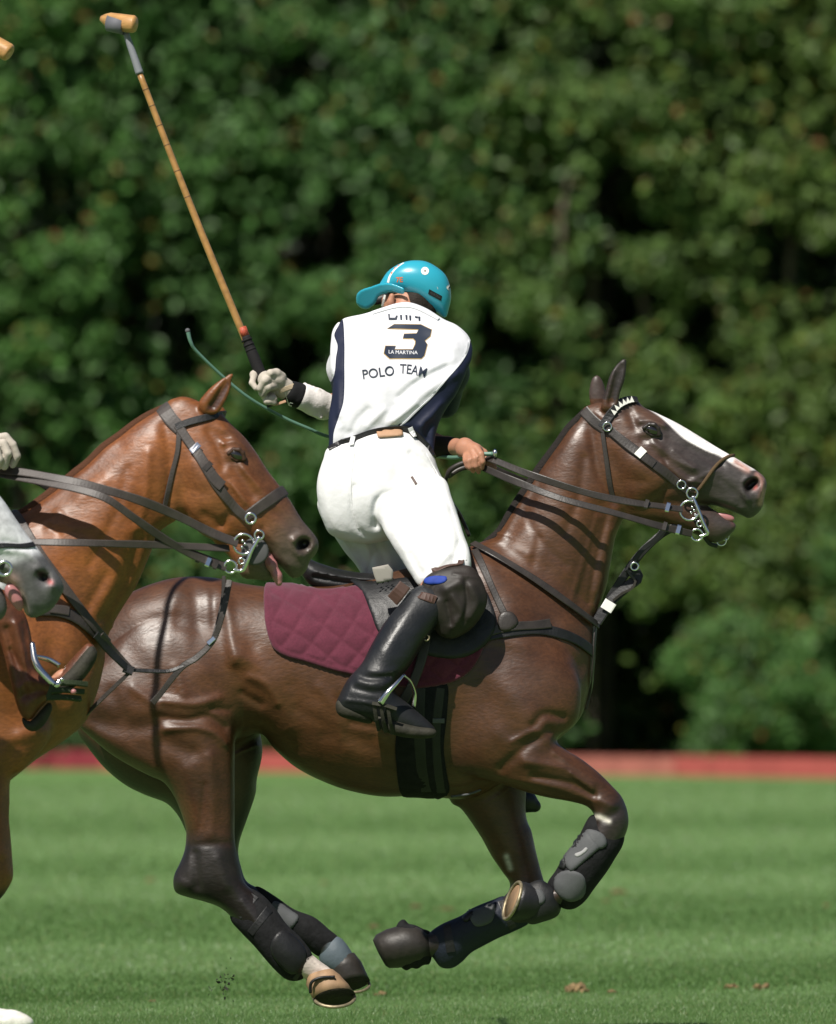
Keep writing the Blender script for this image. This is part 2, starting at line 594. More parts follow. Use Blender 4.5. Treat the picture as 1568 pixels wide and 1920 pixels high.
def patch(name, poly, m, parent, tree, off=6.0, th=6.0, step=5.0, yg=0.0, height=None, n=6, sm=2, smooth=True, flat=None, border=0.0, mats=None, mfun=None):
    """a sheet cut to an outline and laid on the surface below it; off, th in mm; height(px,py)->mm relief"""
    w = cr(poly, n, True) if smooth else np.asarray(poly, float)
    x0, y0 = w.min(0) - step; x1, y1 = w.max(0) + step
    gx = np.arange(x0, x1 + step, step); gy = np.arange(y0, y1 + step, step)
    GX, GY = np.meshgrid(gx, gy, indexing='ij')
    d, ins = dist_poly(GX, GY, w)
    sd = np.where(ins, d, -d)
    # cells with all four corners inside or near; near corners slide on to the outline
    keep = sd > -0.72 * step
    cell = keep[:-1, :-1] & keep[1:, :-1] & keep[:-1, 1:] & keep[1:, 1:]
    cm = (sd[:-1, :-1] + sd[1:, :-1] + sd[:-1, 1:] + sd[1:, 1:]) / 4
    cell &= cm > 0
    use = np.zeros(keep.shape, bool)
    use[:-1, :-1] |= cell; use[1:, :-1] |= cell; use[:-1, 1:] |= cell; use[1:, 1:] |= cell
    nb = np.zeros(keep.shape, int)
    for a in (slice(0, -1), slice(1, None)):
        for b in (slice(0, -1), slice(1, None)):
            nb[a, b] += cell
    edge = use & (nb < 4)
    for i, j in np.argwhere(edge):
        q = np.array([GX[i, j], GY[i, j]])
        A = w; B = np.roll(w, -1, 0); e = B - A
        t = np.clip(((q - A) * e).sum(1) / ((e * e).sum(1) + 1e-9), 0, 1)
        c = A + e * t[:, None]
        k = np.argmin(((c - q) ** 2).sum(1))
        GX[i, j], GY[i, j] = c[k]
    idx = np.full(use.shape, -1); I = np.argwhere(use); idx[use] = np.arange(len(I))
    D = np.zeros(use.shape); NN = np.zeros(use.shape + (3,)); Lc = np.zeros(use.shape + (3,))
    for i, j in I:
        if flat is None:
            l, nn, ok = hit(tree, GX[i, j], GY[i, j], yg)
            nn = Vector(nn)
        else:
            l = PV(GX[i, j], GY[i, j], flat(GX[i, j], GY[i, j])); nn = Vector((0, -1, 0.1))
        if nn.y > -0.1: nn.y = -0.1; nn.normalize()
        Lc[i, j] = l; NN[i, j] = nn
    for _ in range(sm):
        for ARR in (Lc, NN):
            acc = np.zeros_like(ARR); ct = np.zeros(use.shape)
            for di, dj, wt in ((0, 0, 2), (1, 0, 1), (-1, 0, 1), (0, 1, 1), (0, -1, 1)):
                sh = np.roll(np.roll(ARR, di, 0), dj, 1); su = np.roll(np.roll(use, di, 0), dj, 1)
                acc += sh * (su * wt)[..., None]; ct += su * wt
            r = acc / np.maximum(ct, 1)[..., None]
            if ARR is Lc:
                for q in range(3):
                    if q == 1: ARR[..., q] = np.where(use & ~edge, r[..., q], ARR[..., q])
            else: ARR[:] = np.where(use[..., None], r, ARR)
    NN /= np.linalg.norm(NN, axis=2)[..., None] + 1e-9
    top = []; bot = []
    for i, j in I:
        e = 0.0
        if height is not None: e = height(GX[i, j], GY[i, j])
        if border and sd[i, j] < border: e += 0
        rd = min(1.0, max(0.0, 0.45 + sd[i, j] / (2.0 * step)))
        top.append(Lc[i, j] + NN[i, j] * (off + (th + e) * rd) * 1e-3)
        bot.append(Lc[i, j] + NN[i, j] * (off - 1.0) * 1e-3)
    V = np.concatenate([top, bot]); m0 = len(I); F = []
    cnt = {}
    for i, j in np.argwhere(cell):
        q = [idx[i, j], idx[i, j + 1], idx[i + 1, j + 1], idx[i + 1, j]]
        F.append(tuple(q)); F.append(tuple(a + m0 for a in q[::-1]))
        for a, b in zip(q, q[1:] + q[:1]): cnt[(a, b)] = 1
    for (a, b) in list(cnt):
        if (b, a) not in cnt: F.append((b, a, a + m0, b + m0))
    return mk(name, V, F, m, parent)
# ------------------------------------------------------------------ the setting: field, boards, trees
GZ = -0.075
KG = FPX * (CAM[2] - GZ)


def ground_y(py):
    return CAM[1] + KG / (py - 1260.0)


# mown bands: (photograph row in the frame's middle, 0 dark .. 1 light)
BANDS = [(1452, .35), (1466, .30), (1484, .75), (1512, .85), (1532, .45), (1552, .28), (1568, .75), (1590, .80), (1606, .42),
         (1630, .22), (1646, .70), (1672, .80), (1690, .35), (1730, .12), (1752, .25), (1768, .70), (1806, .78), (1826, .32),
         (1862, .15), (1872, .60), (1888, .72), (1900, .50), (1912, .55), (1935, .6)]


def band(Y, X):
    wob = 0.35 * np.sin(X * 2.1 + Y * .13) + 0.2 * np.sin(X * 5.3 + Y * .4)
    s = Y - 0.9 * X * np.clip(1.2 - (Y + 1) / 70, .25, 1) + wob * np.clip((Y + 3) / 30, 0.15, 1.2)
    py = 1260.0 + KG / np.maximum(s + 40.0, 30)
    return np.interp(py, [b[0] for b in BANDS], [b[1] for b in BANDS])


def grass_col(b):
    b = np.asarray(b)[..., None]
    return (1 - b) * np.array([0.086, 0.168, 0.042]) + b * np.array([0.134, 0.230, 0.074])


gm = mat('turf', (0.07, 0.14, 0.04), 0.85, 0.25, attr=True, vary=[(3, .07), (14, .10), (90, .2)], bump=[(60, .3, .02)], stretch=(1, .5, 1))
M_blade = mat('grass_blade', (0.07, 0.14, 0.04), 0.45, 0.5, attr=True, trans=.3)
# one ground sheet: fine rows where the bands are seen, running out to the horizon
ys = np.unique(np.r_[-60, -30, -10, np.arange(-4, 20, .25), np.arange(20, 110, .8), 130, 200, 400, 900])
xs = np.unique(np.r_[-400, -60, -20, np.arange(-8, 8.01, .4), 20, 60, 400])
GXm, GYm = np.meshgrid(xs, ys, indexing='ij')
ii = np.arange(GXm.size).reshape(GXm.shape)
Q = np.stack([ii[:-1, :-1], ii[1:, :-1], ii[1:, 1:], ii[:-1, 1:]], -1).reshape(-1, 4)
ground = mk('ground', np.stack([GXm, GYm, 0 * GXm + GZ], -1).reshape(-1, 3), Q, gm, col=grass_col(band(GYm, GXm).ravel()))
tag(ground, kind='structure')

# mown grass blades, denser and finer near the camera
gv = []; gc = []
for (ya, yb, dens, hgt, wd) in ((.6, 3, 11000, .012, .0025), (3, 6, 5200, .013, .003), (6, 13, 1900, .015, .0045), (13, 30, 520, .016, .008),
                                (30, 60, 140, .018, .014), (60, 92, 60, .02, .024)):
    area = (yb - ya) * 2 * (0.0345 * (40 + (ya + yb) / 2) + .25)
    n = int(area * dens)
    y = RNG.uniform(ya, yb, n); x = RNG.uniform(-1, 1, n) * (0.0345 * (40 + y) + .25)
    hh = hgt * RNG.uniform(.45, 1.25, n); a = RNG.uniform(0, math.pi, n)
    b = band(y, x)
    lean = hh * .6
    lx = RNG.normal(0, .6, n) * lean; ly = (RNG.normal(0, .5, n) + (b - .45) * 1.2) * lean
    dx = np.cos(a) * wd / 2; dy = np.sin(a) * wd / 2
    z0 = np.full(n, GZ)
    gv.append(np.stack([np.stack([x - dx, y - dy, z0], 1), np.stack([x + dx, y + dy, z0], 1), np.stack([x + lx, y + ly, GZ + hh], 1)], 1))
    c = grass_col(b) * RNG.uniform(.90, 1.10, n)[:, None]
    dry = RNG.random(n) < .05
    c[dry] = np.array([.22, .24, .10]) * RNG.uniform(.7, 1.2, dry.sum())[:, None]
    gc.append(np.repeat(c[:, None, :], 3, 1))
gv = np.concatenate(gv).reshape(-1, 3); gc = np.concatenate(gc).reshape(-1, 3)
grass = mk('grass', gv, np.arange(len(gv)).reshape(-1, 3), M_blade, smooth=False, col=gc)
tag(grass, kind='stuff')

# divots: torn clods of earth lying on the grass
M_soil = mat('soil', (0.16, 0.10, 0.055), .95, .2, vary=[(60, .4)], bump=[(120, .8, .01)])
M_straw = mat('dry_turf', (0.20, 0.14, 0.07), .95, .2, vary=[(50, .35)], bump=[(100, .8, .01)])


def clod(px, py, wpx, hpx, lab, m, seed):
    r = random.Random(seed)
    y = ground_y(py); s = (40 + y) / FPX; c = PV(px, py, y); c.z = GZ
    bm = bmesh.new()
    for k in range(int(7 + wpx / 4)):
        t = bmesh.ops.create_icosphere(bm, subdivisions=1, radius=1)['verts']
        rr = r.uniform(.12, .30) * hpx * s * 1.3
        o = Vector((r.gauss(0, .17) * wpx * s, r.gauss(0, .25) * wpx * s, rr * .45 + r.uniform(0, .35) * hpx * s))
        for v in t:
            v.co = Vector((v.co.x * r.uniform(1, 1.6), v.co.y * r.uniform(1, 1.6), v.co.z)) * rr * r.uniform(.75, 1.2) + o
    for v in bm.verts: v.co += c
    me = bpy.data.meshes.new('turf_clod'); bm.to_mesh(me); bm.free(); me.materials.append(m)
    o = bpy.data.objects.new('turf_clod', me); COL.objects.link(o)
    return tag(o, lab, 'clod', 'clods of earth torn from the turf')


clod(1083, 1862, 38, 24, 'largest brown clod of torn turf on the grass in front of the dark horse', M_straw, 1)
clod(1147, 1864, 18, 11, 'small brown clod just beside the largest clod on the grass', M_straw, 2)
clod(1371, 1854, 32, 13, 'flat brown divot lying on the grass, left one of the pair near the right corner', M_straw, 3)
clod(1425, 1856, 34, 15, 'flat brown divot with a dry tuft, right one of the pair near the right corner', M_straw, 4)
clod(714, 1868, 30, 13, 'brown divot on the grass just beside the hind hooves of the dark horse', M_straw, 5)
clod(782, 1703, 26, 10, 'small dark clod on the grass above the folded far front hoof', M_soil, 6)
clod(838, 1707, 46, 9, 'long flat scrape of brown earth behind the folded front legs', M_straw, 7)
clod(700, 1740, 24, 9, 'dark clod on the grass left of the folded far front hoof', M_soil, 8)
clod(1158, 1677, 34, 12, 'pale brown worn spot on the grass behind the bent near knee', M_straw, 9)
clod(1140, 1692, 26, 9, 'faint brown clod lower of the two behind the bent near foreleg', M_straw, 10)
clod(282, 1654, 16, 9, 'tiny pale clod on the grass left of the dark horse hock', M_straw, 11)
clod(1552, 1700, 16, 8, 'tiny pale clod at the far right edge of the grass', M_straw, 12)
clod(284, 1880, 14, 8, 'tiny tan clod on the grass in the shade left of the hind hooves', M_straw, 13)
clod(605, 1658, 16, 8, 'tiny pale clod on the grass between hind and front legs', M_straw, 14)

# a spray of earth kicked up behind the hind hoof
V = []; F = []
r = random.Random(3)
for k in range(70):
    px = 425 + r.gauss(0, 9); py = 1848 + r.gauss(0, 17); y = r.uniform(-.1, .1)
    if k < 8: px, py = 391 + r.gauss(0, 4), 1854 + r.gauss(0, 4)
    c = PV(px, py, y); s = r.uniform(.0012, .0045)
    t = [c + Vector((r.gauss(0, s), r.gauss(0, s), r.gauss(0, s))) for _ in range(4)]
    b = len(V); V += [tuple(q) for q in t]; F += [(b, b + 1, b + 2), (b, b + 2, b + 3), (b, b + 3, b + 1), (b + 1, b + 3, b + 2)]
spray = mk('kicked_dirt', V, F, mat('dark_earth', (.02, .02, .015), .95), smooth=False)
tag(spray, kind='stuff')

# red side boards along the far edge of the field: each plank a thing of its own
M_board = mat('board_red', (0.40, 0.085, 0.075), .7, .3, vary=[(3, .12), (30, .1)])
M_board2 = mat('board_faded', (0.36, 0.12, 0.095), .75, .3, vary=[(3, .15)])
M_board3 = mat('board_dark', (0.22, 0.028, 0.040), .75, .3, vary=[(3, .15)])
bl = [(-7.2, 108.2), (-3.75, 106.6), (-0.3, 104.6), (2.68, 95.2), (6.2, 91.0)]
BX = [-420, 190, 700, 1268, 2050]; BYP = [1437, 1443, 1449, 1455, 1467]
names = ['dark red side board at the left end, behind the chestnut forelegs', 'red side board under the dark horse belly, behind its hind legs',
         'faded red side board in shade behind the bent foreleg', 'bright red side board along the field at the right, under the bush']
for k in range(4):
    a = Vector((P(BX[k], BYP[k], ground_y(BYP[k]))[0], ground_y(BYP[k]), GZ)); b = Vector((P(BX[k + 1], BYP[k + 1], ground_y(BYP[k + 1]))[0], ground_y(BYP[k + 1]), GZ))
    d = (b - a).normalized(); nn = Vector((d.y, -d.x, 0)); a = a + d * .01; b = b - d * .01
    hgt = .222 if k != 2 else .212
    V = []
    for p_ in (a, b):
        for (t, z) in ((-.02, -.02), (.02, -.02), (.02, hgt - .01), (.012, hgt), (-.012, hgt), (-.02, hgt - .01)):
            V.append(p_ + nn * t + Vector((0, 0, z)))
    F = [(j, (j + 1) % 6, 6 + (j + 1) % 6, 6 + j) for j in range(6)] + [tuple(range(6))[::-1], tuple(range(6, 12))]
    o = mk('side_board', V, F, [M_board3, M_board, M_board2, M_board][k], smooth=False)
    tag(o, names[k], 'side board', 'red boards along the edge of the polo field')

# trees ---------------------------------------------------------------------------------------------
M_bark = mat('bark', (0.16, 0.13, 0.10), .95, .2, vary=[(2, .3), (14, .3)], bump=[(18, .8, .05)])


# dark gaps seen between the clumps (places in the crown wall where nothing grows)
HOLES = [(1170, 380, 60), (1190, 1330, 105), (1210, 1190, 70), (620, 450, 60), (250, 560, 40), (560, 700, 60), (1330, 640, 60), (1500, 480, 70), (1250, 900, 60),
         (560, 120, 45), (100, 380, 60), (340, 640, 50), (1130, 110, 40), (960, 640, 60), (1180, 560, 55), (1050, 1150, 50)]


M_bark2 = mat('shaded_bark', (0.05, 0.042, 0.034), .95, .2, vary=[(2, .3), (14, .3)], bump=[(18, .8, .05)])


def leaf_mat(name):
    m = mat(name, (0.05, 0.1, 0.03), .5, .35, attr=True, trans=.28)
    return m


M_leaf = leaf_mat('leaf')


def leaves(cl, n, size, tint, seed, fill=0.0, droop=.25):
    """leaf blades scattered through ellipsoidal clumps cl: (x,y,z,rx,ry,rz)"""
    g = np.random.default_rng(seed)
    cl = np.array(cl); w = (cl[:, 3] * cl[:, 4] + cl[:, 3] * cl[:, 5] + cl[:, 4] * cl[:, 5]); w = w / w.sum()
    k = g.choice(len(cl), n, p=w)
    d = g.normal(size=(n, 3)); d /= np.linalg.norm(d, axis=1)[:, None]
    rad = g.random(n) ** .28 * np.clip(g.normal(1, .10, n), .7, 1.25)
    c = cl[k, :3] + d * cl[k, 3:6] * rad[:, None]
    nf = int(n * fill)
    if nf:
        lo_ = cl[:, :3].min(0) - .2; hi_ = cl[:, :3].max(0) + .2
        c[:nf] = lo_ + (hi_ - lo_) * g.random((nf, 3))
        d[:nf] = g.normal(size=(nf, 3)) * .5 + np.array([0, -.4, .3])
        push = in_hole(c[:nf, 0], c[:nf, 1], c[:nf, 2], 4)
        c[:nf][push] = c[g.integers(nf, n, push.sum())]
    nr = d * .8 + np.array([-.15, -.45, .5]) + g.normal(0, .6, (n, 3)); nr /= np.linalg.norm(nr, axis=1)[:, None]
    ax = g.normal(size=(n, 3)) + np.array([0, 0, -droop]); ax -= nr * (ax * nr).sum(1)[:, None]; ax /= np.linalg.norm(ax, axis=1)[:, None]
    bx = np.cross(nr, ax)
    L = size * g.uniform(.6, 1.35, n)[:, None]; W = L * g.uniform(.5, .75, n)[:, None]
    v = np.stack([c - ax * L * .5, c + bx * W * .5 + nr * L * .12 - ax * L * .05, c + ax * L * .5 - nr * L * .08, c - bx * W * .5 + nr * L * .12 - ax * L * .05], 1).reshape(-1, 3)
    b = np.arange(n)[:, None] * 4
    F = np.concatenate([b + np.array([0, 1, 2]), b + np.array([0, 2, 3])])
    clt = g.uniform(.75, 1.2, len(cl))[k]
    t = np.array(tint)[None] * clt[:, None] * g.uniform(.7, 1.3, n)[:, None] * np.array([1, 1, 1]) ** 1
    yel = g.random(n) < .05
    t[yel] = np.array([.20, .19, .035]) * g.uniform(.6, 1.1, yel.sum())[:, None]
    bl_ = g.random(n) < .012
    t[bl_] = np.array([.22, .11, .04])
    return v, F, np.repeat(t, 4, 0)


def trunk_geo(pts, r, seg=8):
    C = np.array(pts, float); T = np.gradient(C, axis=0)
    N = np.cross(T, (0, 1, .05)); N /= np.linalg.norm(N, axis=1)[:, None] + 1e-9
    return sweep(C, N, np.interp(np.linspace(0, 1, len(C)), np.linspace(0, 1, len(r)), r) * 2, 0, True)


def tree(name, x, y, ht, crown, n, size, tint, lab, cat, grp, seed, lean=0.0, r0=.11, fill=0.0):
    """crown: list of clumps; trunk with limbs that reach towards the clumps"""
    g = random.Random(seed)
    root = empty(name, (x, y, GZ), lab, cat, grp)
    pts = [(x + lean * t * ht + g.gauss(0, .05) * (t > 0), y + g.gauss(0, .05), GZ - .05 + t * ht) for t in np.linspace(0, 1, 9)]
    V, F = trunk_geo(cr(pts, 3), [r0 * 1.25, r0, r0 * .8, r0 * .5, r0 * .2])
    V = [V]; F = [list(F)]; nb = len(V[0])
    for c in g.sample(crown, min(len(crown), 16)):
        t = min(.92, max(.18, (c[2] - .8) / ht)); i = t * 8; k = int(i)
        a = Vector(pts[k]).lerp(Vector(pts[min(8, k + 1)]), i - k); b = Vector(c[:3])
        mid = a.lerp(b, .5) + Vector((g.gauss(0, .1), g.gauss(0, .1), -.12))
        v, f = trunk_geo(cr([tuple(a), tuple(mid), tuple(b)], 4), [r0 * .42 * (1 - t * .5), r0 * .3 * (1 - t * .5), r0 * .1])
        F.append([tuple(q + nb for q in ff) for ff in f]); V.append(v); nb += len(v)
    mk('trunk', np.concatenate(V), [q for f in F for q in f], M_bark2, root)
    v, f, c = leaves(crown, n, size, tint, seed, fill)
    mk('crown', v, f, M_leaf, root, smooth=False, col=c)
    return root


def in_hole(x, y, z, grow=0.0):
    px, py = to_px(np.stack([np.atleast_1d(x), np.atleast_1d(y), np.atleast_1d(z)], 1))
    bad = np.zeros(len(px), bool)
    for k, (hx, hy, hr) in enumerate(HOLES):
        a = np.arctan2(py - hy, px - hx)
        rr = hr * (1 + .35 * np.sin(2 * a + k) + .22 * np.sin(3 * a + 2 * k) + .15 * np.sin(5 * a + 3 * k)) + grow
        bad |= np.hypot((px - hx), (py - hy)) < rr
    return bad


def clumps(x, y, z0, z1, rx, ry, n, rad, seed, shape='col', holes=(), bough=0):
    g = random.Random(seed); out = []
    tries = 0
    while len(out) < n and tries < 6000:
        tries += 1
        z = g.uniform(z0, z1); t = (z - z0) / (z1 - z0)
        wdt = (1 - .5 * max(0, t - .6) / .4) if shape == 'col' else (1 - t * t * .8)
        cx = x + g.uniform(-1, 1) * rx * wdt; cy = y + g.uniform(-1, 1) * ry * wdt
        if not bough:
            r_ = rad * g.choice([.45, .6, .8, 1.0, 1.25]) * g.uniform(.85, 1.15)
            if holes and in_hole(cx, cy, z, r_ * 100)[0]: continue
            out.append((cx, cy, z, r_ * g.uniform(.8, 1.25), r_ * g.uniform(.8, 1.2), r_ * g.uniform(.7, 1.15)))
            continue
        R_ = g.uniform(.45, .95)
        for k in range(int(5 + 11 * R_)):
            d = Vector((g.gauss(0, 1), g.gauss(-.5, 1), g.gauss(.35, 1))).normalized() * R_ * g.uniform(.55, 1.0)
            r_ = rad * g.choice([.4, .55, .75, 1.0, 1.2]) * g.uniform(.85, 1.15)
            q = (cx + d.x * 1.15, cy + d.y * .7, z + d.z * .85)
            if holes and in_hole(*q, r_ * 70)[0]: continue
            out.append((*q, r_ * g.uniform(.8, 1.3), r_ * g.uniform(.8, 1.2), r_ * g.uniform(.6, 1.05)))
    return out


GT = [(.072, .168, .036), (.066, .158, .040), (.070, .158, .038), (.066, .150, .040), (.088, .158, .036), (.098, .162, .033)]
TX = [-4.95, -2.95, -1.2, 0.6, 2.3, 4.2, 6.0]
LAB = ['dense green tree at the left edge behind the small piece of mallet', 'dense green tree behind the raised mallet shaft', 'dense dark green tree behind the chestnut head and mallet grip',
       'dark green tree directly behind the turquoise helmet', 'olive green tree with a pale trunk behind the dark horse ears', 'yellowish green tree in the upper right behind the dark horse head',
       'yellow tinged tree at the right edge above the bright bush']
for k in range(7):
    y0 = 115.5 + [0, .8, .2, 1.0, .3, .6, 0][k]
    cl = clumps(TX[k], y0, .4, 12.5, 1.35, .7, 270, .30, 20 + k, holes=HOLES, bough=1)
    tree('broadleaf_tree', TX[k], y0 + 1.9, 12.4, cl, 34000, .145, GT[min(k, 5)], LAB[k], 'tree', 'broadleaf trees beyond the side boards', 40 + k, lean=.012 * (k % 3 - 1), r0=.07, fill=.16)
# a second row shades the gaps of the first
TX2 = [-5.6, -3.7, -1.75, .2, 2.1, 4.05, 6.0]
for k in range(7):
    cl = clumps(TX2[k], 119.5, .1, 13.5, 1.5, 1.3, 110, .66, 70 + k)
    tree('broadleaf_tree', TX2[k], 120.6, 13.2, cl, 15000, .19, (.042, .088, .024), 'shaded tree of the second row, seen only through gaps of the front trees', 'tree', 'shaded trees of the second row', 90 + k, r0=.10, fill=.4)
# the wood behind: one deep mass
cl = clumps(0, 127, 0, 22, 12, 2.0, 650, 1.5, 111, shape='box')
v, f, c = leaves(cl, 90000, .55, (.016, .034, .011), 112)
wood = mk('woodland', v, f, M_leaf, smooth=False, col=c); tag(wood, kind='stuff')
# slim stems that show between the leaves
for k, (px, top, bot, dx, w_) in enumerate([(1052, 250, 470, 30, 8), (1195, 450, 505, -45, 9), (1480, 380, 560, 12, 9), (885, 470, 610, 20, 7), (1110, 20, 240, -40, 7)]):
    y = 116.0 - .5 * (k == 0); pts = [tuple(P(px + dx, top, y + .1)), tuple(P(px + dx * .4, (top + bot) / 2, y)), tuple(P(px, bot, y + .1)), tuple(P([px - 9, 1300, px, px, px][k], 1100, y + 1.2)), tuple(P([px - 9, 1345, px, px, px][k], 1430, y + 1.3))]
    V, F = trunk_geo(cr(pts, 5), [w_ * .003, w_ * .0052, w_ * .0058, w_ * .006])
    o = mk('sapling', V, F, M_bark)
    tag(o, ['slim pale stem in the foliage above the dark horse ears', 'slanting pale branch stem right above the dark horse brow', 'grey stem showing in the dark gap at the right edge',
            'thin stem in the foliage right of the turquoise helmet', 'dark slanting stem in the foliage near the top edge'][k], 'sapling', 'slim stems among the leaves')
# bushes in front of the wood at the right
cl = clumps(3.75, 109.0, .15, 1.45, 1.2, .8, 30, .38, 201, shape='dome')
tree('bush', 3.8, 109.2, 1.2, cl, 8500, .105, (.074, .166, .038), 'bright green bush behind the side board at the lower right', 'bush', 'bushes at the foot of the trees', 202, r0=.03)
cl = clumps(5.3, 110.0, .15, 2.8, 1.15, .8, 38, .42, 203, shape='dome')
tree('bush', 5.3, 110.2, 2.3, cl, 9500, .11, (.070, .158, .036), 'taller green bush at the right edge beside the dark gap', 'bush', 'bushes at the foot of the trees', 204, r0=.03)
cl = clumps(-3.6, 113.5, .1, 1.9, 2.8, .7, 44, .42, 205, shape='dome')
tree('bush', -3.6, 113.7, 1.5, cl, 8000, .11, (.040, .085, .022), 'dark green bush low behind the chestnut horse', 'bush', 'bushes at the foot of the trees', 206, r0=.03)
# ------------------------------------------------------------------ the dark bay pony
HR = 0.0046
near_h = [(300, 1200, -.115), (360, 1450, -.125), (380, 1640, -.13), (560, 1800, -.14)]
far_h = [(300, 1200, .10), (360, 1450, .125), (380, 1640, .13), (600, 1780, .14)]
near_f = [(980, 1300, -.13), (1140, 1500, -.14), (1080, 1680, -.14)]
far_f = [(930, 1400, .12), (980, 1650, .12), (760, 1760, .12)]
trunk_poly = [(150, 1300), (158, 1200), (190, 1150), (240, 1114), (290, 1093), (340, 1082), (400, 1083), (460, 1095), (520, 1101), (600, 1098), (680, 1086),
              (760, 1066), (820, 1046), (880, 1030), (930, 1020), (1010, 1060), (1085, 1130), (1110, 1190), (1111, 1250), (1102, 1304), (1087, 1348), (1050, 1384),
              (990, 1425), (930, 1472), (870, 1498), (792, 1492), (720, 1494), (656, 1483), (600, 1463), (552, 1437), (515, 1405), (485, 1375), (420, 1400), (330, 1420), (240, 1405), (180, 1365)]
neck_poly = [(800, 1120), (850, 1050), (915, 1017), (937, 995), (955, 966), (974, 936), (992, 910), (1011, 880), (1029, 855), (1048, 829), (1066, 803), (1085, 784), (1100, 768), (1130, 775),
             (1190, 860), (1185, 930), (1168, 975), (1156, 1003), (1150, 1030), (1144, 1065), (1137, 1102), (1124, 1139), (1113, 1170), (1110, 1215), (1095, 1270), (1000, 1290), (880, 1240)]
head_poly = [(1093, 775), (1113, 758), (1150, 752), (1188, 746), (1207, 763), (1233, 775), (1270, 793), (1307, 815), (1344, 838), (1377, 857), (1400, 871), (1420, 883), (1434, 895), (1438, 910), (1434, 932),
             (1430, 951), (1418, 966), (1404, 972), (1390, 966), (1362, 955), (1330, 946), (1305, 950), (1270, 952), (1240, 955), (1205, 965), (1170, 960), (1135, 900), (1110, 840)]
jaw_poly = [(1180, 880), (1240, 900), (1290, 925), (1322, 946), (1345, 958), (1362, 968), (1378, 978), (1380, 990), (1371, 1002), (1352, 1016), (1332, 1016), (1312, 1006), (1285, 994), (1240, 981), (1200, 977), (1168, 968), (1155, 920)]
nh_poly = [(185, 1240), (280, 1175), (370, 1180), (430, 1235), (441, 1290), (445, 1320), (442, 1360), (440, 1430), (440, 1506), (440, 1567), (443, 1595), (449, 1621), (459, 1655), (488, 1680), (520, 1715), (552, 1750),
           (575, 1780), (600, 1802), (622, 1818), (640, 1838), (612, 1848), (585, 1842), (562, 1832), (541, 1831), (522, 1816), (503, 1797), (480, 1770), (453, 1743), (434, 1720), (411, 1701), (380, 1690), (350, 1682), (330, 1674), (325, 1659), (327, 1640), (338, 1617),
           (346, 1595), (349, 1572), (347, 1548), (330, 1500), (308, 1468), (281, 1455), (246, 1437), (208, 1414), (174, 1386), (147, 1361), (136, 1338), (138, 1295), (152, 1262)]
fh_poly = [(170, 1220), (300, 1150), (420, 1230), (470, 1320), (492, 1400), (482, 1460), (479, 1490), (462, 1540), (450, 1575), (447, 1600), (452, 1625), (462, 1652), (485, 1666), (514, 1684), (549, 1707), (587, 1724), (614, 1747), (637, 1766),
           (655, 1790), (668, 1815), (640, 1822), (606, 1800), (575, 1770), (530, 1745), (480, 1725), (430, 1700), (380, 1680), (352, 1660), (350, 1630), (352, 1600), (352, 1572), (340, 1540), (325, 1518), (308, 1504), (273, 1491), (235, 1472), (197, 1441), (166, 1403), (143, 1365), (145, 1300)]
nf_poly = [(852, 1320), (895, 1215), (1000, 1180), (1080, 1260), (1085, 1345), (1045, 1385), (1060, 1405), (1087, 1421), (1122, 1448), (1152, 1478), (1166, 1494), (1176, 1518), (1179, 1542), (1174, 1563), (1164, 1583), (1150, 1605), (1134, 1630), (1112, 1658), (1090, 1684),
           (1070, 1698), (1054, 1697), (1045, 1712), (1015, 1722), (985, 1722), (975, 1700), (985, 1668), (1010, 1660), (1034, 1664), (1042, 1652), (1052, 1628), (1070, 1602), (1092, 1570), (1110, 1545), (1114, 1528), (1100, 1512), (1069, 1503), (1024, 1495), (980, 1483), (921, 1463), (888, 1452), (856, 1436), (846, 1390)]
ff_poly = [(820, 1400), (900, 1380), (980, 1420), (986, 1525), (997, 1559), (1007, 1604), (1021, 1655), (1034, 1690), (1028, 1714), (990, 1730), (960, 1742), (935, 1752), (904, 1768), (880, 1780), (864, 1797), (848, 1809), (829, 1808), (818, 1795),
           (800, 1796), (775, 1790), (770, 1765), (790, 1748), (806, 1748), (825, 1739), (866, 1721), (887, 1708), (928, 1692), (952, 1674), (956, 1655), (942, 1635), (921, 1604), (900, 1566), (866, 1518), (842, 1497)]

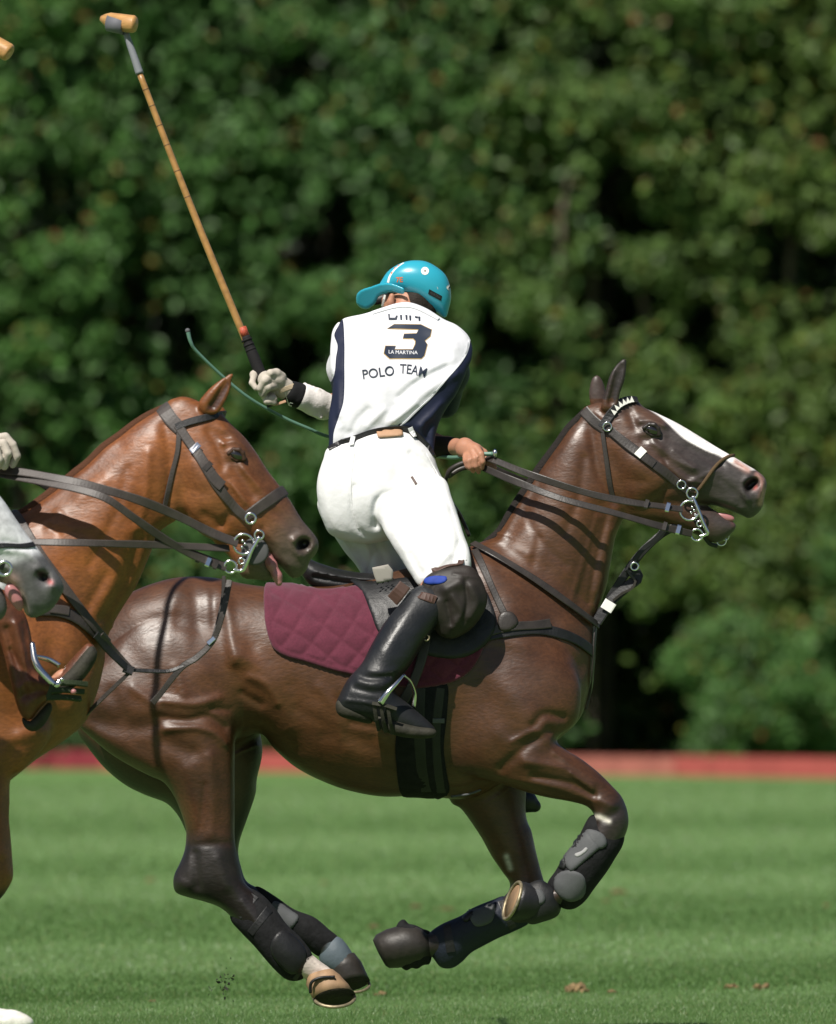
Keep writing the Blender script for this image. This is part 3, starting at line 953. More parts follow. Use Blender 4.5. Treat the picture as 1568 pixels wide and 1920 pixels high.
body_strokes = [([(330, 1110), (318, 1170), (322, 1250)], 14, .007), ([(362, 1100), (372, 1160), (366, 1230)], 16, -.007), ([(425, 1120), (432, 1180), (440, 1240)], 11, .008), ([(402, 1110), (404, 1170)], 10, -.006),
                ([(470, 1270), (500, 1285), (520, 1318)], 9, .007), ([(455, 1300), (490, 1320)], 8, -.006), ([(560, 1330), (640, 1372), (700, 1385)], 12, -.004), ([(640, 1310), (690, 1330)], 10, -.005), ([(660, 1355), (730, 1368)], 8, -.005), ([(600, 1290), (630, 1330), (640, 1380)], 12, .004), ([(680, 1300), (705, 1360)], 12, .004),
                ([(915, 1240), (935, 1290), (940, 1345)], 22, .006), ([(955, 1260), (990, 1300)], 14, .006), ([(1040, 1240), (1070, 1290), (1060, 1330)], 14, .006), ([(1020, 1210), (1040, 1290)], 10, -.005), ([(930, 1200), (985, 1215)], 12, .004),
                ([(905, 1060), (960, 1150), (1000, 1260)], 30, .012), ([(860, 1180), (930, 1120)], 26, -.006),   # shoulder blade
                ([(455, 1230), (520, 1290), (545, 1360)], 22, .010), ([(545, 1290), (560, 1400)], 18, -.005),        # flank fold
                ([(600, 1330), (650, 1400)], 20, .004), ([(660, 1320), (720, 1400)], 20, .004), ([(610, 1380), (700, 1400), (780, 1440)], 14, -.005),
                ([(250, 1140), (340, 1110)], 30, .010), ([(300, 1180), (420, 1170)], 26, -.008), ([(430, 1150), (470, 1210)], 20, -.006), ([(405, 1110), (440, 1170), (450, 1230)], 22, .010),
                ([(1060, 1180), (1090, 1290)], 22, .010), ([(1000, 1300), (1090, 1250)], 18, -.008)]
nh_strokes = [([(455, 1690), (500, 1755), (545, 1815)], 6, .003), ([(470, 1680), (520, 1745)], 5, -.003), ([(385, 1470), (376, 1550)], 4, -.003), ([(250, 1290), (290, 1320), (300, 1345)], 10, .006), ([(210, 1300), (230, 1340)], 14, -.006), ([(330, 1250), (345, 1300)], 10, .005), ([(304, 1314), (365, 1320), (410, 1309)], 9, .009), ([(300, 1344), (350, 1350), (390, 1344), (420, 1364)], 9, -.010), ([(310, 1368), (360, 1364), (400, 1372), (425, 1395)], 8, .008),
              ([(190, 1352), (250, 1362), (290, 1358)], 20, -.012), ([(170, 1370), (230, 1402), (290, 1440)], 16, .008), ([(310, 1390), (360, 1410)], 18, -.011), ([(395, 1420), (400, 1500), (395, 1560)], 12, .006),
              ([(350, 1445), (368, 1540)], 16, .006), ([(300, 1290), (250, 1230), (230, 1170)], 24, -.008), ([(380, 1250), (350, 1190)], 30, .010),
              ([(350, 1585), (440, 1580)], 7, -.004), ([(366, 1600), (372, 1660)], 9, -.008), ([(335, 1655), (350, 1660)], 10, .006), ([(410, 1610), (425, 1660)], 12, .006), ([(398, 1330), (434, 1330)], 6, -.006)]
nf_strokes = [([(935, 1375), (965, 1408), (1000, 1425)], 14, .004), ([(1040, 1412), (1090, 1445), (1130, 1470)], 5, .005), ([(1000, 1478), (1060, 1492)], 5, -.004), ([(1070, 1450), (1110, 1480)], 4, .004), ([(960, 1390), (1000, 1370)], 6, .005),
              ([(905, 1250), (960, 1300), (1000, 1350)], 30, .012), ([(940, 1440), (990, 1395), (1030, 1370)], 10, -.009), ([(985, 1430), (1060, 1440), (1110, 1470)], 9, .007),
              ([(960, 1462), (1040, 1478), (1100, 1500)], 8, .005), ([(1000, 1455), (1070, 1468), (1115, 1492)], 7, -.008), ([(1015, 1375), (1060, 1420)], 10, .006), ([(1120, 1500), (1150, 1510)], 9, .007), ([(1135, 1535), (1160, 1520)], 9, -.005),
              ([(1055, 1345), (1020, 1340), (1000, 1360)], 9, -.010)]
neck_strokes = [([(985, 960), (1010, 1010), (1060, 1060)], 8, -.003), ([(1095, 860), (1085, 930), (1060, 1000)], 9, -.004), ([(1120, 970), (1092, 1060), (1070, 1130)], 6, .004), ([(1010, 1010), (1000, 1060)], 8, -.004), ([(935, 1010), (990, 1040)], 8, .004), ([(1140, 960), (1118, 1050), (1104, 1130)], 6, -.005),
                ([(1010, 905), (960, 1000), (930, 1060)], 12, -.006), ([(1130, 950), (1100, 1060), (1085, 1160)], 18, -.010), ([(1070, 830), (1050, 930), (1000, 1040)], 30, .008),
                ([(1150, 1000), (1125, 1110)], 12, .007), ([(1060, 980), (1040, 1120)], 26, .004), ([(1110, 800), (1120, 880), (1150, 940)], 9, -.008)]
head_strokes = [([(1240, 868), (1285, 900), (1315, 905)], 3.5, .004), ([(1262, 846), (1300, 878)], 3.5, .003), ([(1290, 905), (1325, 890), (1352, 880)], 4, .003), ([(1350, 900), (1380, 925), (1388, 945)], 7, -.004), ([(1210, 780), (1250, 800)], 6, .004),
                ([(1195, 870), (1225, 905), (1195, 930)], 26, .012), ([(1160, 840), (1190, 880)], 24, .006), ([(1233, 936), (1260, 900), (1245, 860)], 8, -.007),       # cheek disc
                ([(1222, 808)], 14, .014), ([(1200, 790), (1225, 789), (1245, 798)], 6, .010), ([(1205, 825), (1232, 822)], 7, -.006), ([(1180, 775), (1190, 800)], 9, -.008),   # eye
                ([(1225, 830), (1262, 862), (1300, 880)], 7, .007), ([(1245, 850), (1290, 893)], 9, -.006), ([(1255, 870), (1300, 905)], 6, .004), ([(1290, 845), (1350, 868)], 12, -.004),
                ([(1403, 898), (1424, 893), (1431, 912), (1424, 934)], 7, .010), ([(1396, 905), (1394, 925), (1402, 938)], 6, .008), ([(1404, 912), (1414, 904)], 9, -.032), ([(1345, 940), (1385, 955)], 10, .006),
                ([(1330, 912), (1370, 925)], 12, -.004), ([(1255, 822), (1300, 845), (1350, 872)], 8, -.005)]
dark_pieces = [
    pol(trunk_poly, 0.0, c=[(250, 1250, 1.35), (640, 1300, 1.55), (900, 1200, 1.6), (1000, 1250, 1.35), (1090, 1250, 1.0)], strokes=body_strokes),
    pol(neck_poly, 0.0, c=[(920, 1100, .55), (1050, 950, .42), (1120, 820, .55)], k=.04, strokes=neck_strokes),
    pol(head_poly, 0.0, c=[(1180, 850, .75), (1300, 880, .95), (1420, 930, 1.1)], k=.022, strokes=head_strokes),
    pol(jaw_poly, 0.0, c=[(1200, 930, 1.0), (1350, 990, 1.3)], k=.012),
    pol(nh_poly, near_h, c=[(290, 1250, .62), (300, 1380, .8), (390, 1480, 1.3), (390, 1640, 1.5), (500, 1760, 2.0)], k=.04, strokes=nh_strokes),
    pol(fh_poly, far_h, c=[(290, 1250, .7), (300, 1380, .8), (400, 1480, 1.2), (400, 1640, 1.5), (500, 1740, 2.0)], k=.03),
    pol(nf_poly, near_f, c=[(980, 1270, .8), (960, 1400, .95), (1080, 1470, 1.7), (1140, 1540, 2.0), (1080, 1660, 2.0)], k=.03, strokes=nf_strokes),
    pol(ff_poly, far_f, c=[(900, 1450, 1.3), (970, 1600, 1.7), (900, 1740, 2.0)], k=.03),
]
# ears: thin cups
near_ear = [(1127, 765), (1135, 735), (1143, 706), (1155, 685), (1172, 671), (1175, 680), (1172, 712), (1163, 738), (1157, 762), (1142, 772)]
far_ear = [(1112, 770), (1105, 742), (1107, 720), (1113, 706), (1123, 704), (1132, 718), (1138, 740), (1140, 765)]
dark_pieces += [pol(near_ear, -.045, c=.7, k=.015, strokes=[([(1162, 690), (1154, 725), (1148, 752)], 8, -.02)]), pol(far_ear, .05, c=.6, k=.015)]
# mouth and nostril cavities
dark_pieces += [pol([(1330, 950), (1352, 956), (1386, 968), (1400, 975), (1386, 984), (1366, 975), (1345, 962)], 0.0, c=1.0, k=.006, sub=True)]
S = Solid(dark_pieces, HR)
DV, DQ = S.mesh(); DV = relax(DV, DQ, 1)


def vnoise(V, s, seed=0):
    """cheap smooth noise: sums of sines in rotated directions"""
    g = np.random.default_rng(seed); a = np.zeros(len(V))
    for k in range(9):
        d = g.normal(size=3); d *= s * g.uniform(.6, 1.8) / np.linalg.norm(d)
        a += np.sin(V @ d + g.uniform(0, 6.28))
    return a / 3.0


def mixc(c, col, t):
    t = np.clip(t, 0, 1)[:, None]
    return c * (1 - t) + np.array(col)[None] * t


def seg_d(px, py, pts):
    return dist_poly(px, py, np.array(pts, float), False)[0]


px, py = to_px(DV)
n1 = vnoise(DV, 14, 1); n2 = vnoise(DV, 45, 2)
c = np.tile(np.array([.064, .0245, .0095]), (len(DV), 1))
c = c * (1 + .10 * n1 + .07 * n2)[:, None]
# warmer on neck and flank, dark points on legs, muzzle and face
c = mixc(c, (.120, .045, .015), .5 * np.exp(-(seg_d(px, py, [(480, 1230), (560, 1330), (680, 1390)]) / 90) ** 2) + .4 * np.exp(-(seg_d(px, py, [(1000, 1000), (1130, 900)]) / 80) ** 2))
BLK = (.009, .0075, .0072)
leg = np.zeros(len(px))
leg = np.maximum(leg, np.clip((py - 1560 + 12 * n1) / 40, 0, 1) * (px < 720) * .93)
leg = np.maximum(leg, np.clip((py - 1485 + .9 * (px - 1130) + 8 * n1) / 45, 0, 1) * (px > 1060) * (px < 1250) * .85 * (py > 1430))
leg = np.maximum(leg, np.clip((py - 1655 + 8 * n1) / 30, 0, 1) * (px > 680) * .9)
c = mixc(c, BLK, leg)
face = 1 / (1 + np.exp(-((px - 1237) * .75 - (py - 850) * .55 + 10 * n1) / 13)) * (px > 1150)
face = face * (1 - np.exp(-(seg_d(px, py, [(1190, 905), (1225, 915)]) / 40) ** 2))
c = mixc(c, (.034, .028, .027), face * .95)
c = mixc(c, (.10, .045, .022), .6 * np.exp(-(seg_d(px, py, [(1175, 790), (1195, 770), (1235, 788)]) / 12) ** 2))
c = mixc(c, (.05, .042, .040), np.clip((px - 1330 + .3 * (py - 900)) / 40, 0, 1) * .6)
# white blaze along the front of the face, pink snip and nostril rim
bl_poly = [(1198, 752), (1212, 763), (1236, 780), (1262, 802), (1288, 827), (1318, 840), (1345, 852), (1372, 868), (1398, 880), (1424, 880), (1400, 855), (1340, 822), (1290, 790), (1230, 755)]
bd = in_poly(px, py, bl_poly)
c = mixc(c, (.80, .76, .74), np.clip((bd + 2 * n2) / 4 + .5, 0, 1) * (np.abs(DV[:, 1]) < .09))
c = mixc(c, (.46, .27, .23), np.exp(-(seg_d(px, py, [(1380, 866), (1402, 880)]) / 6) ** 2) * (px > 1370))
c = mixc(c, (.36, .19, .16), np.exp(-(seg_d(px, py, [(1420, 890), (1430, 900), (1432, 918), (1426, 944)]) / 5) ** 2) * (px > 1370))
c = mixc(c, (.30, .06, .05), np.exp(-((px - 1416) ** 2 + (py - 914) ** 2) / 30.) * (px > 1390))
c = mixc(c, (.006, .004, .004), np.clip((in_poly(px, py, [(1392, 902), (1404, 893), (1420, 896), (1420, 908), (1412, 920), (1400, 924), (1393, 914)])) / 4, 0, 1) * (np.abs(DV[:, 1]) < .2))
c = mixc(c, (.020, .014, .012), .85 * np.clip(in_poly(px, py, near_ear) / 3 + 1, 0, 1) * (py < 748)); c = mixc(c, (.05, .036, .032), .8 * np.clip(in_poly(px, py, far_ear) / 3 + 1, 0, 1) * (py < 748) * (DV[:, 1] > 0))
# inside of the near ear, mouth
c = mixc(c, (.02, .014, .012), np.clip(in_poly(px, py, [(1150, 740), (1152, 715), (1160, 690), (1172, 676), (1171, 708), (1160, 742), (1152, 758)]) / 4, 0, 1) * (py < 760))
c = mixc(c, (.40, .15, .15), np.exp(-(seg_d(px, py, [(1352, 960), (1376, 972), (1378, 984)]) / 6) ** 2) * .25)
c = mixc(c, (.62, .58, .50), np.exp(-(seg_d(px, py, [(1112, 1530), (1124, 1531), (1142, 1540)]) / 4.5) ** 2))
c = mixc(c, (.55, .50, .45), np.exp(-(seg_d(px, py, [(950, 1606), (957, 1628)]) / 5) ** 2) * (DV[:, 1] > 0))
c = mixc(c, BLK, np.clip((py - 1330) / 70, 0, 1) * np.clip((DV[:, 1] - .02) / .05, 0, 1) * (px < 560) * .9)  # shade on the far hind leg, painted black into the coat up to the stifle
# white sock on the near hind pastern
c = mixc(c, (.60, .52, .46), np.clip((px + py - 2372) / 10, 0, 1) * np.clip((py - 1780) / 6, 0, 1) * (DV[:, 1] < 0) * (px < 700))
c = mixc(c, (.10, .13, .15), np.clip((px + py * .6 - 1672) / 12, 0, 1) * (DV[:, 1] > 0) * (px < 700) * (py > 1700))
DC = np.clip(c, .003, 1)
M_coat = mat('horse_coat', (.1, .04, .02), .47, .58, attr=True, vary=[(6, .20), (26, .16), (130, .20)], bump=[(5, .28, .02), (15, .20, .010), (130, .42, .0022)], rvar=.10, stretch=(.45, 1, 1, 0, -.6, 0))
pony = empty('polo_pony', (0, 0, 0), 'dark bay polo pony with a white blaze galloping to the right', 'horse', 'polo ponies')
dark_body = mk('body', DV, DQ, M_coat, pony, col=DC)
DT = bvh((DV, DQ))
# ------------------------------------------------------------------ parts of the dark pony, its tack
M_leather = mat('bridle_leather', (.030, .024, .021), .45, .5, vary=[(30, .25)], bump=[(160, .25, .002)])
M_black = mat('black_leather', (.012, .012, .013), .47, .4, vary=[(20, .3)], bump=[(40, .3, .006), (260, .3, .002)], rvar=.10)
M_metal = mat('polished_steel', (.75, .75, .76), .18, .5, metal=1.0)
M_white = mat('white_tape', (.78, .77, .73), .6, .3)
M_neo = mat('black_neoprene', (.012, .012, .013), .85, .2, vary=[(40, .3)], bump=[(70, .4, .006), (300, .4, .002)])
M_neogrey = mat('grey_shell', (.085, .088, .092), .65, .3, vary=[(25, .15)], bump=[(240, .4, .002)])
M_blue = mat('navy_neoprene', (.010, .014, .026), .6, .35, bump=[(90, .4, .005)])
M_eye = mat('eye', (.008, .005, .004), .06, .8, coat=1.0)
M_horn = mat('hoof_horn', (.30, .19, .11), .6, .35, vary=[(30, .25)], bump=[(60, .3, .004)], stretch=(1, 1, .2))
M_horn2 = mat('dark_hoof_horn', (.026, .022, .019), .5, .4, vary=[(30, .25)], bump=[(60, .3, .004)])
M_sole = mat('hoof_sole', (.030, .026, .020), .9, .2, bump=[(60, .8, .01)])
M_brass = mat('worn_shoe', (.30, .25, .16), .5, .5, metal=.6, vary=[(60, .4)])
M_mane = mat('clipped_mane', (.022, .018, .016), .85, .2, bump=[(220, .9, .006)])
M_maroon = mat('maroon_quilt', (.106, .020, .038), .85, .2, sheen=.3, vary=[(18, .12), (160, .12)], bump=[(500, .35, .0015)])
M_bit = mat('tongue', (.36, .15, .15), .35, .5)
M_patch = mat('woven_patch', (.30, .28, .25), .9, .2)
M_rope = mat('rope', (.10, .065, .035), .9, .2, bump=[(300, .8, .003)])


def loft(name, rings, m, parent, seg=24, cap=(True, True), mats=None):
    """rings: (px,py,y,r_px,(nx,ny,nz)) circles joined to a closed body"""
    V = []; F = []; mi = []
    for (px, py, y, r, n) in rings:
        n = Vector(n).normalized(); a = n.cross(Vector((.1, .2, 1))).normalized(); b = n.cross(a)
        c = PV(px, py, y)
        for i in range(seg):
            t = 2 * math.pi * i / seg
            V.append(c + (a * math.cos(t) + b * math.sin(t)) * (r / 600.0))
    k = len(rings)
    for i in range(k - 1):
        for j in range(seg): F.append((i * seg + j, i * seg + (j + 1) % seg, (i + 1) * seg + (j + 1) % seg, (i + 1) * seg + j)); mi.append(0)
    F.append(tuple(range(seg))[::-1]); mi.append(0)
    F.append(tuple((k - 1) * seg + j for j in range(seg))); mi.append(1 if mats else 0)
    return mk(name, V, F, m, parent, mats=mats, mi=mi)


def solid(name, pieces, h, m, parent, it=1, **kw):
    s = Solid(pieces, h); V, Q = s.mesh(); V = relax(V, Q, it) if it else V
    return mk(name, V, Q, m, parent, **kw), (V, Q)


# eye, mane, tail, tongue, hooves
M_foam = mat('foam', (.7, .7, .66), .5, .4)


def set_eye(px_, py_, tree, par, tilt, coat_m):
    l, n, ok = hit(tree, px_, py_)
    ball('eye', px_, py_, l.y + .0045, 12, M_eye, par, sc=(1.2, .62, .78), roty=tilt)
    ct, st = math.cos(tilt), math.sin(tilt)
    q = [(-15, 3), (-9, -7), (0, -10.5), (9, -7.5), (16, 2)]
    solid('eyelid', [caps([(px_ + a * ct - b * st, py_ + a * st + b * ct, l.y - .002 + .004 * abs(a) / 15, 4.2) for a, b in q], k=.003), caps([(px_ + a * ct - b * st, py_ + a * st + b * ct, l.y + .003 + .002 * abs(a) / 15, 3.0) for a, b in [(-14, 4), (-6, 8.5), (4, 9), (15, 3)]], k=.003)], .0022, coat_m, par)


M_lid = mat('eyelid_skin', (.022, .016, .014), .45, .5)
set_eye(1223, 806, DT, pony, .45, M_lid)
mn = [(908, 1018), (937, 994), (955, 965), (974, 935), (992, 909), (1011, 879), (1029, 854), (1048, 828), (1066, 802), (1084, 783), (1098, 768)]
tube('mane', [(a + 3, b + 4, 0) for a, b in mn], [10, 13, 13, 12, 10], M_mane, pony)
tube('tail', [(168, 1160, 0), (140, 1180, 0), (122, 1215, 0), (116, 1255, 0), (120, 1285, 0)], [16, 17, 14, 12, 6], M_mane, pony)
solid('tongue', [pol([(1344, 962), (1360, 962), (1374, 967), (1378, 975), (1368, 979), (1354, 975)], -.012, c=1.2)], .003, M_bit, pony)
hf = loft('hoof', [(600, 1826, -.145, 26, (.3, -.25, -1)), (606, 1838, -.147, 33, (.3, -.3, -1)), (618, 1856, -.15, 37, (.25, -.4, -1)), (627, 1871, -.155, 40, (.18, -.5, -1))], M_horn, pony, mats=[M_horn, M_sole])
hf['label'] = 'tan hind hoof with the dark sole showing'
ring('shoe', 627, 1871, -.155, 38, 3.4, M_brass, hf, tilt=(-1.12, 0))
tube('coronet_strap', [(582, 1862, -.19), (584, 1843, -.20), (600, 1834, -.205), (628, 1832, -.20)], 3, M_black, hf)
hf = loft('hoof', [(640, 1796, .14, 26, (.4, -.1, -1)), (648, 1815, .14, 32, (.4, -.2, -1)), (656, 1836, .14, 34, (.3, -.3, -1)), (660, 1846, .14, 35, (.25, -.4, -1))], M_horn2, pony, mats=[M_horn2, M_sole])
ring('shoe', 660, 1847, .14, 33, 3, M_brass, hf, tilt=(-1.15, 0))
hf = loft('hoof', [(1024, 1693, -.145, 24, (-1, -.1, .05)), (1000, 1692, -.15, 32, (-1, -.15, .1)), (972, 1690, -.155, 38, (-1, -.3, .35)), (962, 1689, -.158, 39, (-1, -.3, .4))], M_black, pony, mats=[M_black, M_horn])
ring('shoe', 961, 1689, -.159, 37, 3.4, M_brass, hf, tilt=(0, 0)).hide_render = False
sh = hf.children[0]
# lay the shoe on the sole plane
nrm_ = Vector((-1, -.3, .4)).normalized(); c_ = PV(961, 1689, -.159); q_ = Vector((0, 1, 0)).rotation_difference(nrm_)
for v in sh.data.vertices: v.co = c_ + q_ @ (v.co - c_)
hf = loft('hoof', [(806, 1772, .12, 24, (-1, -.05, -.1)), (784, 1772, .12, 36, (-1, -.05, -.1)), (760, 1774, .12, 40, (-1, -.1, -.2)), (735, 1779, .12, 38, (-1, -.1, -.3)), (718, 1784, .12, 34, (-1, -.1, -.4)), (712, 1787, .12, 28, (-1, -.1, -.5))], M_horn2, pony, mats=[M_horn2, M_sole])

# bell boots and leg boots: each one worn on one leg
def leg_boot(lab, poly, y, c, m, tabs=(), plates=(), grow=.004, cat='leg boot', name='leg_boot', bands=()):
    e = empty(name, P(*np.mean(np.array(poly), 0), y if not isinstance(y, list) else y[0][2]), lab, cat, 'protective boots on the dark pony legs')
    o, g = solid('shell', [pol(poly, y, c=c, grow=grow)], .004, m, e)
    T = bvh(g)
    for (pp, mm, th) in plates: patch('plate', pp, mm, e, T, off=.5, th=th, step=4, n=5)
    for (pp, mm, th) in tabs: patch('tab', pp, mm, e, T, off=.5, th=th, step=4, smooth=False)
    for (pp, w_, mm) in bands: strap('strap', pp, w_, mm, e, T, off=.5, th=2.5)
    return e, T


e, T = leg_boot('black and grey leg boot strapped on the bent near foreleg', [(1108, 1532), (1128, 1535), (1150, 1545), (1168, 1562), (1166, 1584), (1152, 1608), (1136, 1634), (1115, 1662), (1094, 1690), (1073, 1703), (1052, 1699), (1040, 1682), (1028, 1660), (1044, 1634), (1062, 1604), (1086, 1572)],
                -.14, 2.0, M_neo,
                plates=[([(1098, 1559), (1112, 1556), (1132, 1566), (1138, 1584), (1124, 1592), (1106, 1580)], M_neogrey, 6), ([(1040, 1665), (1044, 1642), (1066, 1632), (1092, 1640), (1099, 1662), (1092, 1682), (1073, 1690), (1054, 1684)], M_neogrey, 6)],
                tabs=[([(1052, 1613), (1072, 1636), (1126, 1590), (1100, 1558)], M_neogrey, 7), ([(1071, 1588), (1088, 1562), (1098, 1570), (1082, 1596)], M_black, 9), ([(1046, 1624), (1060, 1602), (1070, 1612), (1058, 1632)], M_black, 9)])
patch('logo', [(1080, 1603), (1092, 1597), (1100, 1590), (1103, 1594), (1094, 1603), (1084, 1608)], mat('faded_logo', (.30, .30, .30), .7), e, T, off=8, th=1, step=2)
leg_boot('dark navy leg boot with a grey plate on the folded far foreleg', [(924, 1690), (950, 1684), (985, 1716), (990, 1730), (962, 1745), (936, 1756), (905, 1772), (882, 1785), (865, 1802), (848, 1813), (828, 1812), (815, 1796), (803, 1780), (805, 1755), (826, 1737), (866, 1719), (887, 1705)],
         .12, 2.0, M_blue, plates=[([(880, 1712), (902, 1702), (926, 1694), (928, 1712), (920, 1730), (892, 1737)], M_neogrey, 6)], tabs=[([(866, 1722), (884, 1704), (892, 1714), (874, 1732)], M_black, 8)], bands=[([(838, 1735), (846, 1785)], 16, M_black), ([(940, 1690), (962, 1740)], 14, M_black)])
leg_boot('black leg boot on the near hind cannon above the white pastern', [(462, 1668), (488, 1678), (512, 1702), (536, 1735), (562, 1760), (584, 1792), (576, 1818), (565, 1835), (541, 1836), (520, 1820), (500, 1798), (478, 1772), (452, 1745), (434, 1722), (440, 1695)],
         [(460, 1690, -.13), (560, 1810, -.142)], 2.0, M_neo, plates=[([(512, 1760), (530, 1745), (556, 1760), (574, 1788), (566, 1818), (545, 1826), (522, 1806), (508, 1782)], M_black, 5)], bands=[([(478, 1680), (448, 1718)], 16, M_black), ([(505, 1705), (470, 1750)], 15, M_black), ([(580, 1800), (552, 1836)], 10, M_black)])
leg_boot('black leg boot with a grey cuff on the far hind cannon', [(480, 1664), (514, 1682), (550, 1707), (588, 1722), (616, 1745), (634, 1762), (625, 1785), (600, 1792), (575, 1775), (535, 1750), (500, 1722), (475, 1690)],
         [(480, 1680, .13), (600, 1770, .14)], 2.0, M_neo, plates=[([(515, 1690), (545, 1708), (560, 1722), (540, 1745), (518, 1728), (508, 1708)], M_neogrey, 5)])
leg_boot('dark bell boot over the near fore hoof', [(1043, 1668), (1050, 1690), (1046, 1714), (1020, 1726), (992, 1730), (985, 1700), (990, 1664), (1012, 1652), (1028, 1660)], -.15, 1.9, M_black, name='bell_boot', cat='bell boot',
         plates=[([(1005, 1668), (1018, 1672), (1022, 1690), (1008, 1696)], M_neogrey, 4)])
leg_boot('ragged black bell boot over the far fore hoof', [(807, 1752), (792, 1744), (778, 1737), (764, 1734), (758, 1726), (750, 1730), (744, 1742), (740, 1766), (742, 1798), (750, 1808), (762, 1818), (772, 1812), (782, 1815), (794, 1807), (804, 1806), (808, 1788)], .12, 2.1, M_neo, name='bell_boot', cat='bell boot')
leg_boot('grey blue bell boot over the far hind hoof', [(604, 1772), (632, 1758), (655, 1782), (668, 1812), (674, 1832), (650, 1836), (622, 1822), (602, 1802)], .135, 2.1, mat('grey_blue_rubber', (.085, .11, .13), .6, .35, bump=[(60, .3, .005)]), name='bell_boot', cat='bell boot')

# saddle pad, saddle, girth
PADP = [(496, 1104), (510, 1094), (530, 1091), (566, 1102), (612, 1108), (690, 1100), (780, 1095), (860, 1100), (905, 1130), (912, 1170), (908, 1205), (901, 1230), (880, 1260), (842, 1281), (780, 1290), (720, 1282), (662, 1266), (623, 1257), (575, 1242), (536, 1231), (512, 1214), (499, 1178), (495, 1140)]
PADW = cr(PADP, 6, True)


def quilt(px, py):
    # stitched diamonds: pillows between two families of seams
    u = (px * .80 + py * .60 + 4 * math.sin(py * .03)) / 41.0; v = (px * .55 - py * .84 + 4 * math.sin(px * .03)) / 41.0
    a = abs(math.sin(math.pi * u)); b = abs(math.sin(math.pi * v))
    d = dist_poly(np.array([px]), np.array([py]), PADW)[0][0]
    e = 9.0 * (min(a, b) ** .45) - 3.5
    if d < 12: e = 2.4 if d < 9 else 0.2
    return e


pad = patch('saddle_pad', PADP, M_maroon, None, DT, off=5, th=7, step=3.2, height=quilt, sm=1)
tag(pad, 'maroon quilted saddle pad under the black saddle of the dark horse', 'saddle pad')
sad = empty('saddle', P(700, 1080, 0), 'black leather polo saddle under the rider in white', 'saddle')
solid('seat', [pol([(556, 1052), (575, 1046), (600, 1056), (650, 1070), (720, 1076), (790, 1072), (850, 1056), (880, 1038), (892, 1046), (886, 1075), (850, 1100), (760, 1110), (690, 1112), (640, 1110), (600, 1106), (572, 1088)], 0.0,
                   c=[(580, 1070, 5.0), (720, 1090, 6.5), (870, 1070, 3.0)], hmax=.20, strokes=[([(590, 1082), (650, 1092), (720, 1096)], 5, -.012), ([(590, 1072), (650, 1082), (720, 1088)], 4, .008)])], .006, M_black, sad)
patch('flap', [(655, 1092), (690, 1098), (760, 1090), (850, 1080), (900, 1096), (925, 1140), (928, 1180), (905, 1215), (860, 1235), (800, 1230), (745, 1215), (712, 1190), (695, 1150), (680, 1115)], M_black, sad, DT, off=14, th=5, step=5, height=lambda a, b: 1.2 * math.sin(a * .05 + b * .02))
strap('stirrup_leather', [(800, 1190), (790, 1240), (770, 1290), (752, 1320)], 18, M_leather, sad, DT, off=24, th=4)
gp = empty('girth', P(775, 1440, -.2), 'black girth strap under the belly of the dark horse', 'girth')
patch('band', [(768, 1280), (800, 1285), (838, 1282), (838, 1340), (832, 1400), (838, 1450), (842, 1484), (815, 1496), (775, 1493), (752, 1486), (744, 1440), (742, 1390), (752, 1330)], M_neo, gp, DT, off=3, th=7, step=5)
strap('billet', [(788, 1290), (786, 1360), (790, 1430), (800, 1480)], 20, M_black, gp, DT, off=8, th=3)
strap('billet', [(826, 1290), (818, 1360), (820, 1430), (828, 1482)], 16, M_black, gp, DT, off=8, th=3)
for a, b in ((790, 1352), (822, 1350)): strap('buckle', [(a - 11, b), (a + 11, b)], 9, M_neogrey, gp, DT, off=12, th=3)
tube('girth_hook', [(846, 1494, -.10), (880, 1489, -.10), (902, 1481, -.10)], 2.2, M_neogrey, gp)
pw = patch('woven_patch', [(698, 1072), (728, 1066), (738, 1078), (736, 1096), (708, 1102), (702, 1088)], M_patch, sad, DT, off=120, th=2, smooth=False, flat=lambda a, b: -.165)
for (a, b) in ((706, 1078), (716, 1075), (726, 1073), (711, 1086), (721, 1083), (730, 1081), (708, 1094), (718, 1092), (728, 1090)):
    pc_ = patch('motif', [(a - 4, b), (a, b - 3), (a + 4, b - 1), (a, b + 3)], M_black, pw, DT, step=2, smooth=False, th=1, flat=lambda a, b: -.169)

# breastplate
bp = empty('breastplate', P(1020, 1150, -.2), 'dark leather breastplate across the chest of the dark horse', 'breastplate')
strap('neck_strap', [(890, 1026), (930, 1048), (1000, 1089), (1060, 1131), (1114, 1173)], 13, M_leather, bp, DT, off=14, th=4, sm=6)
strap('point_strap', [(892, 1036), (904, 1062), (920, 1098), (936, 1132), (948, 1156)], 13, M_leather, bp, DT, off=9, th=4)
strap('breast_strap', [(888, 1198), (905, 1190), (935, 1180), (965, 1175), (1000, 1174), (1030, 1170)], 17, M_leather, bp, DT, off=9, th=4)
strap('collar_strap', [(900, 1196), (950, 1186), (1000, 1180), (1050, 1188), (1085, 1203), (1110, 1222)], 20, M_black, bp, DT, off=3, th=5)
patch('keeper', [(934, 1160), (945, 1148), (962, 1152), (970, 1170), (955, 1184), (936, 1182)], M_leather, bp, DT, off=11, th=5, step=4)
strap('buckle', [(908, 1181), (912, 1202)], 6, M_metal, bp, DT, off=15, th=3)
strap('chest_strap', [(1113, 1176), (1110, 1220), (1107, 1270), (1103, 1330)], 9, M_leather, bp, DT, off=6, th=4)
mt = empty('martingale', P(1180, 1080, -.02), 'black standing martingale strap running from the dark horse chest to its noseband', 'martingale')
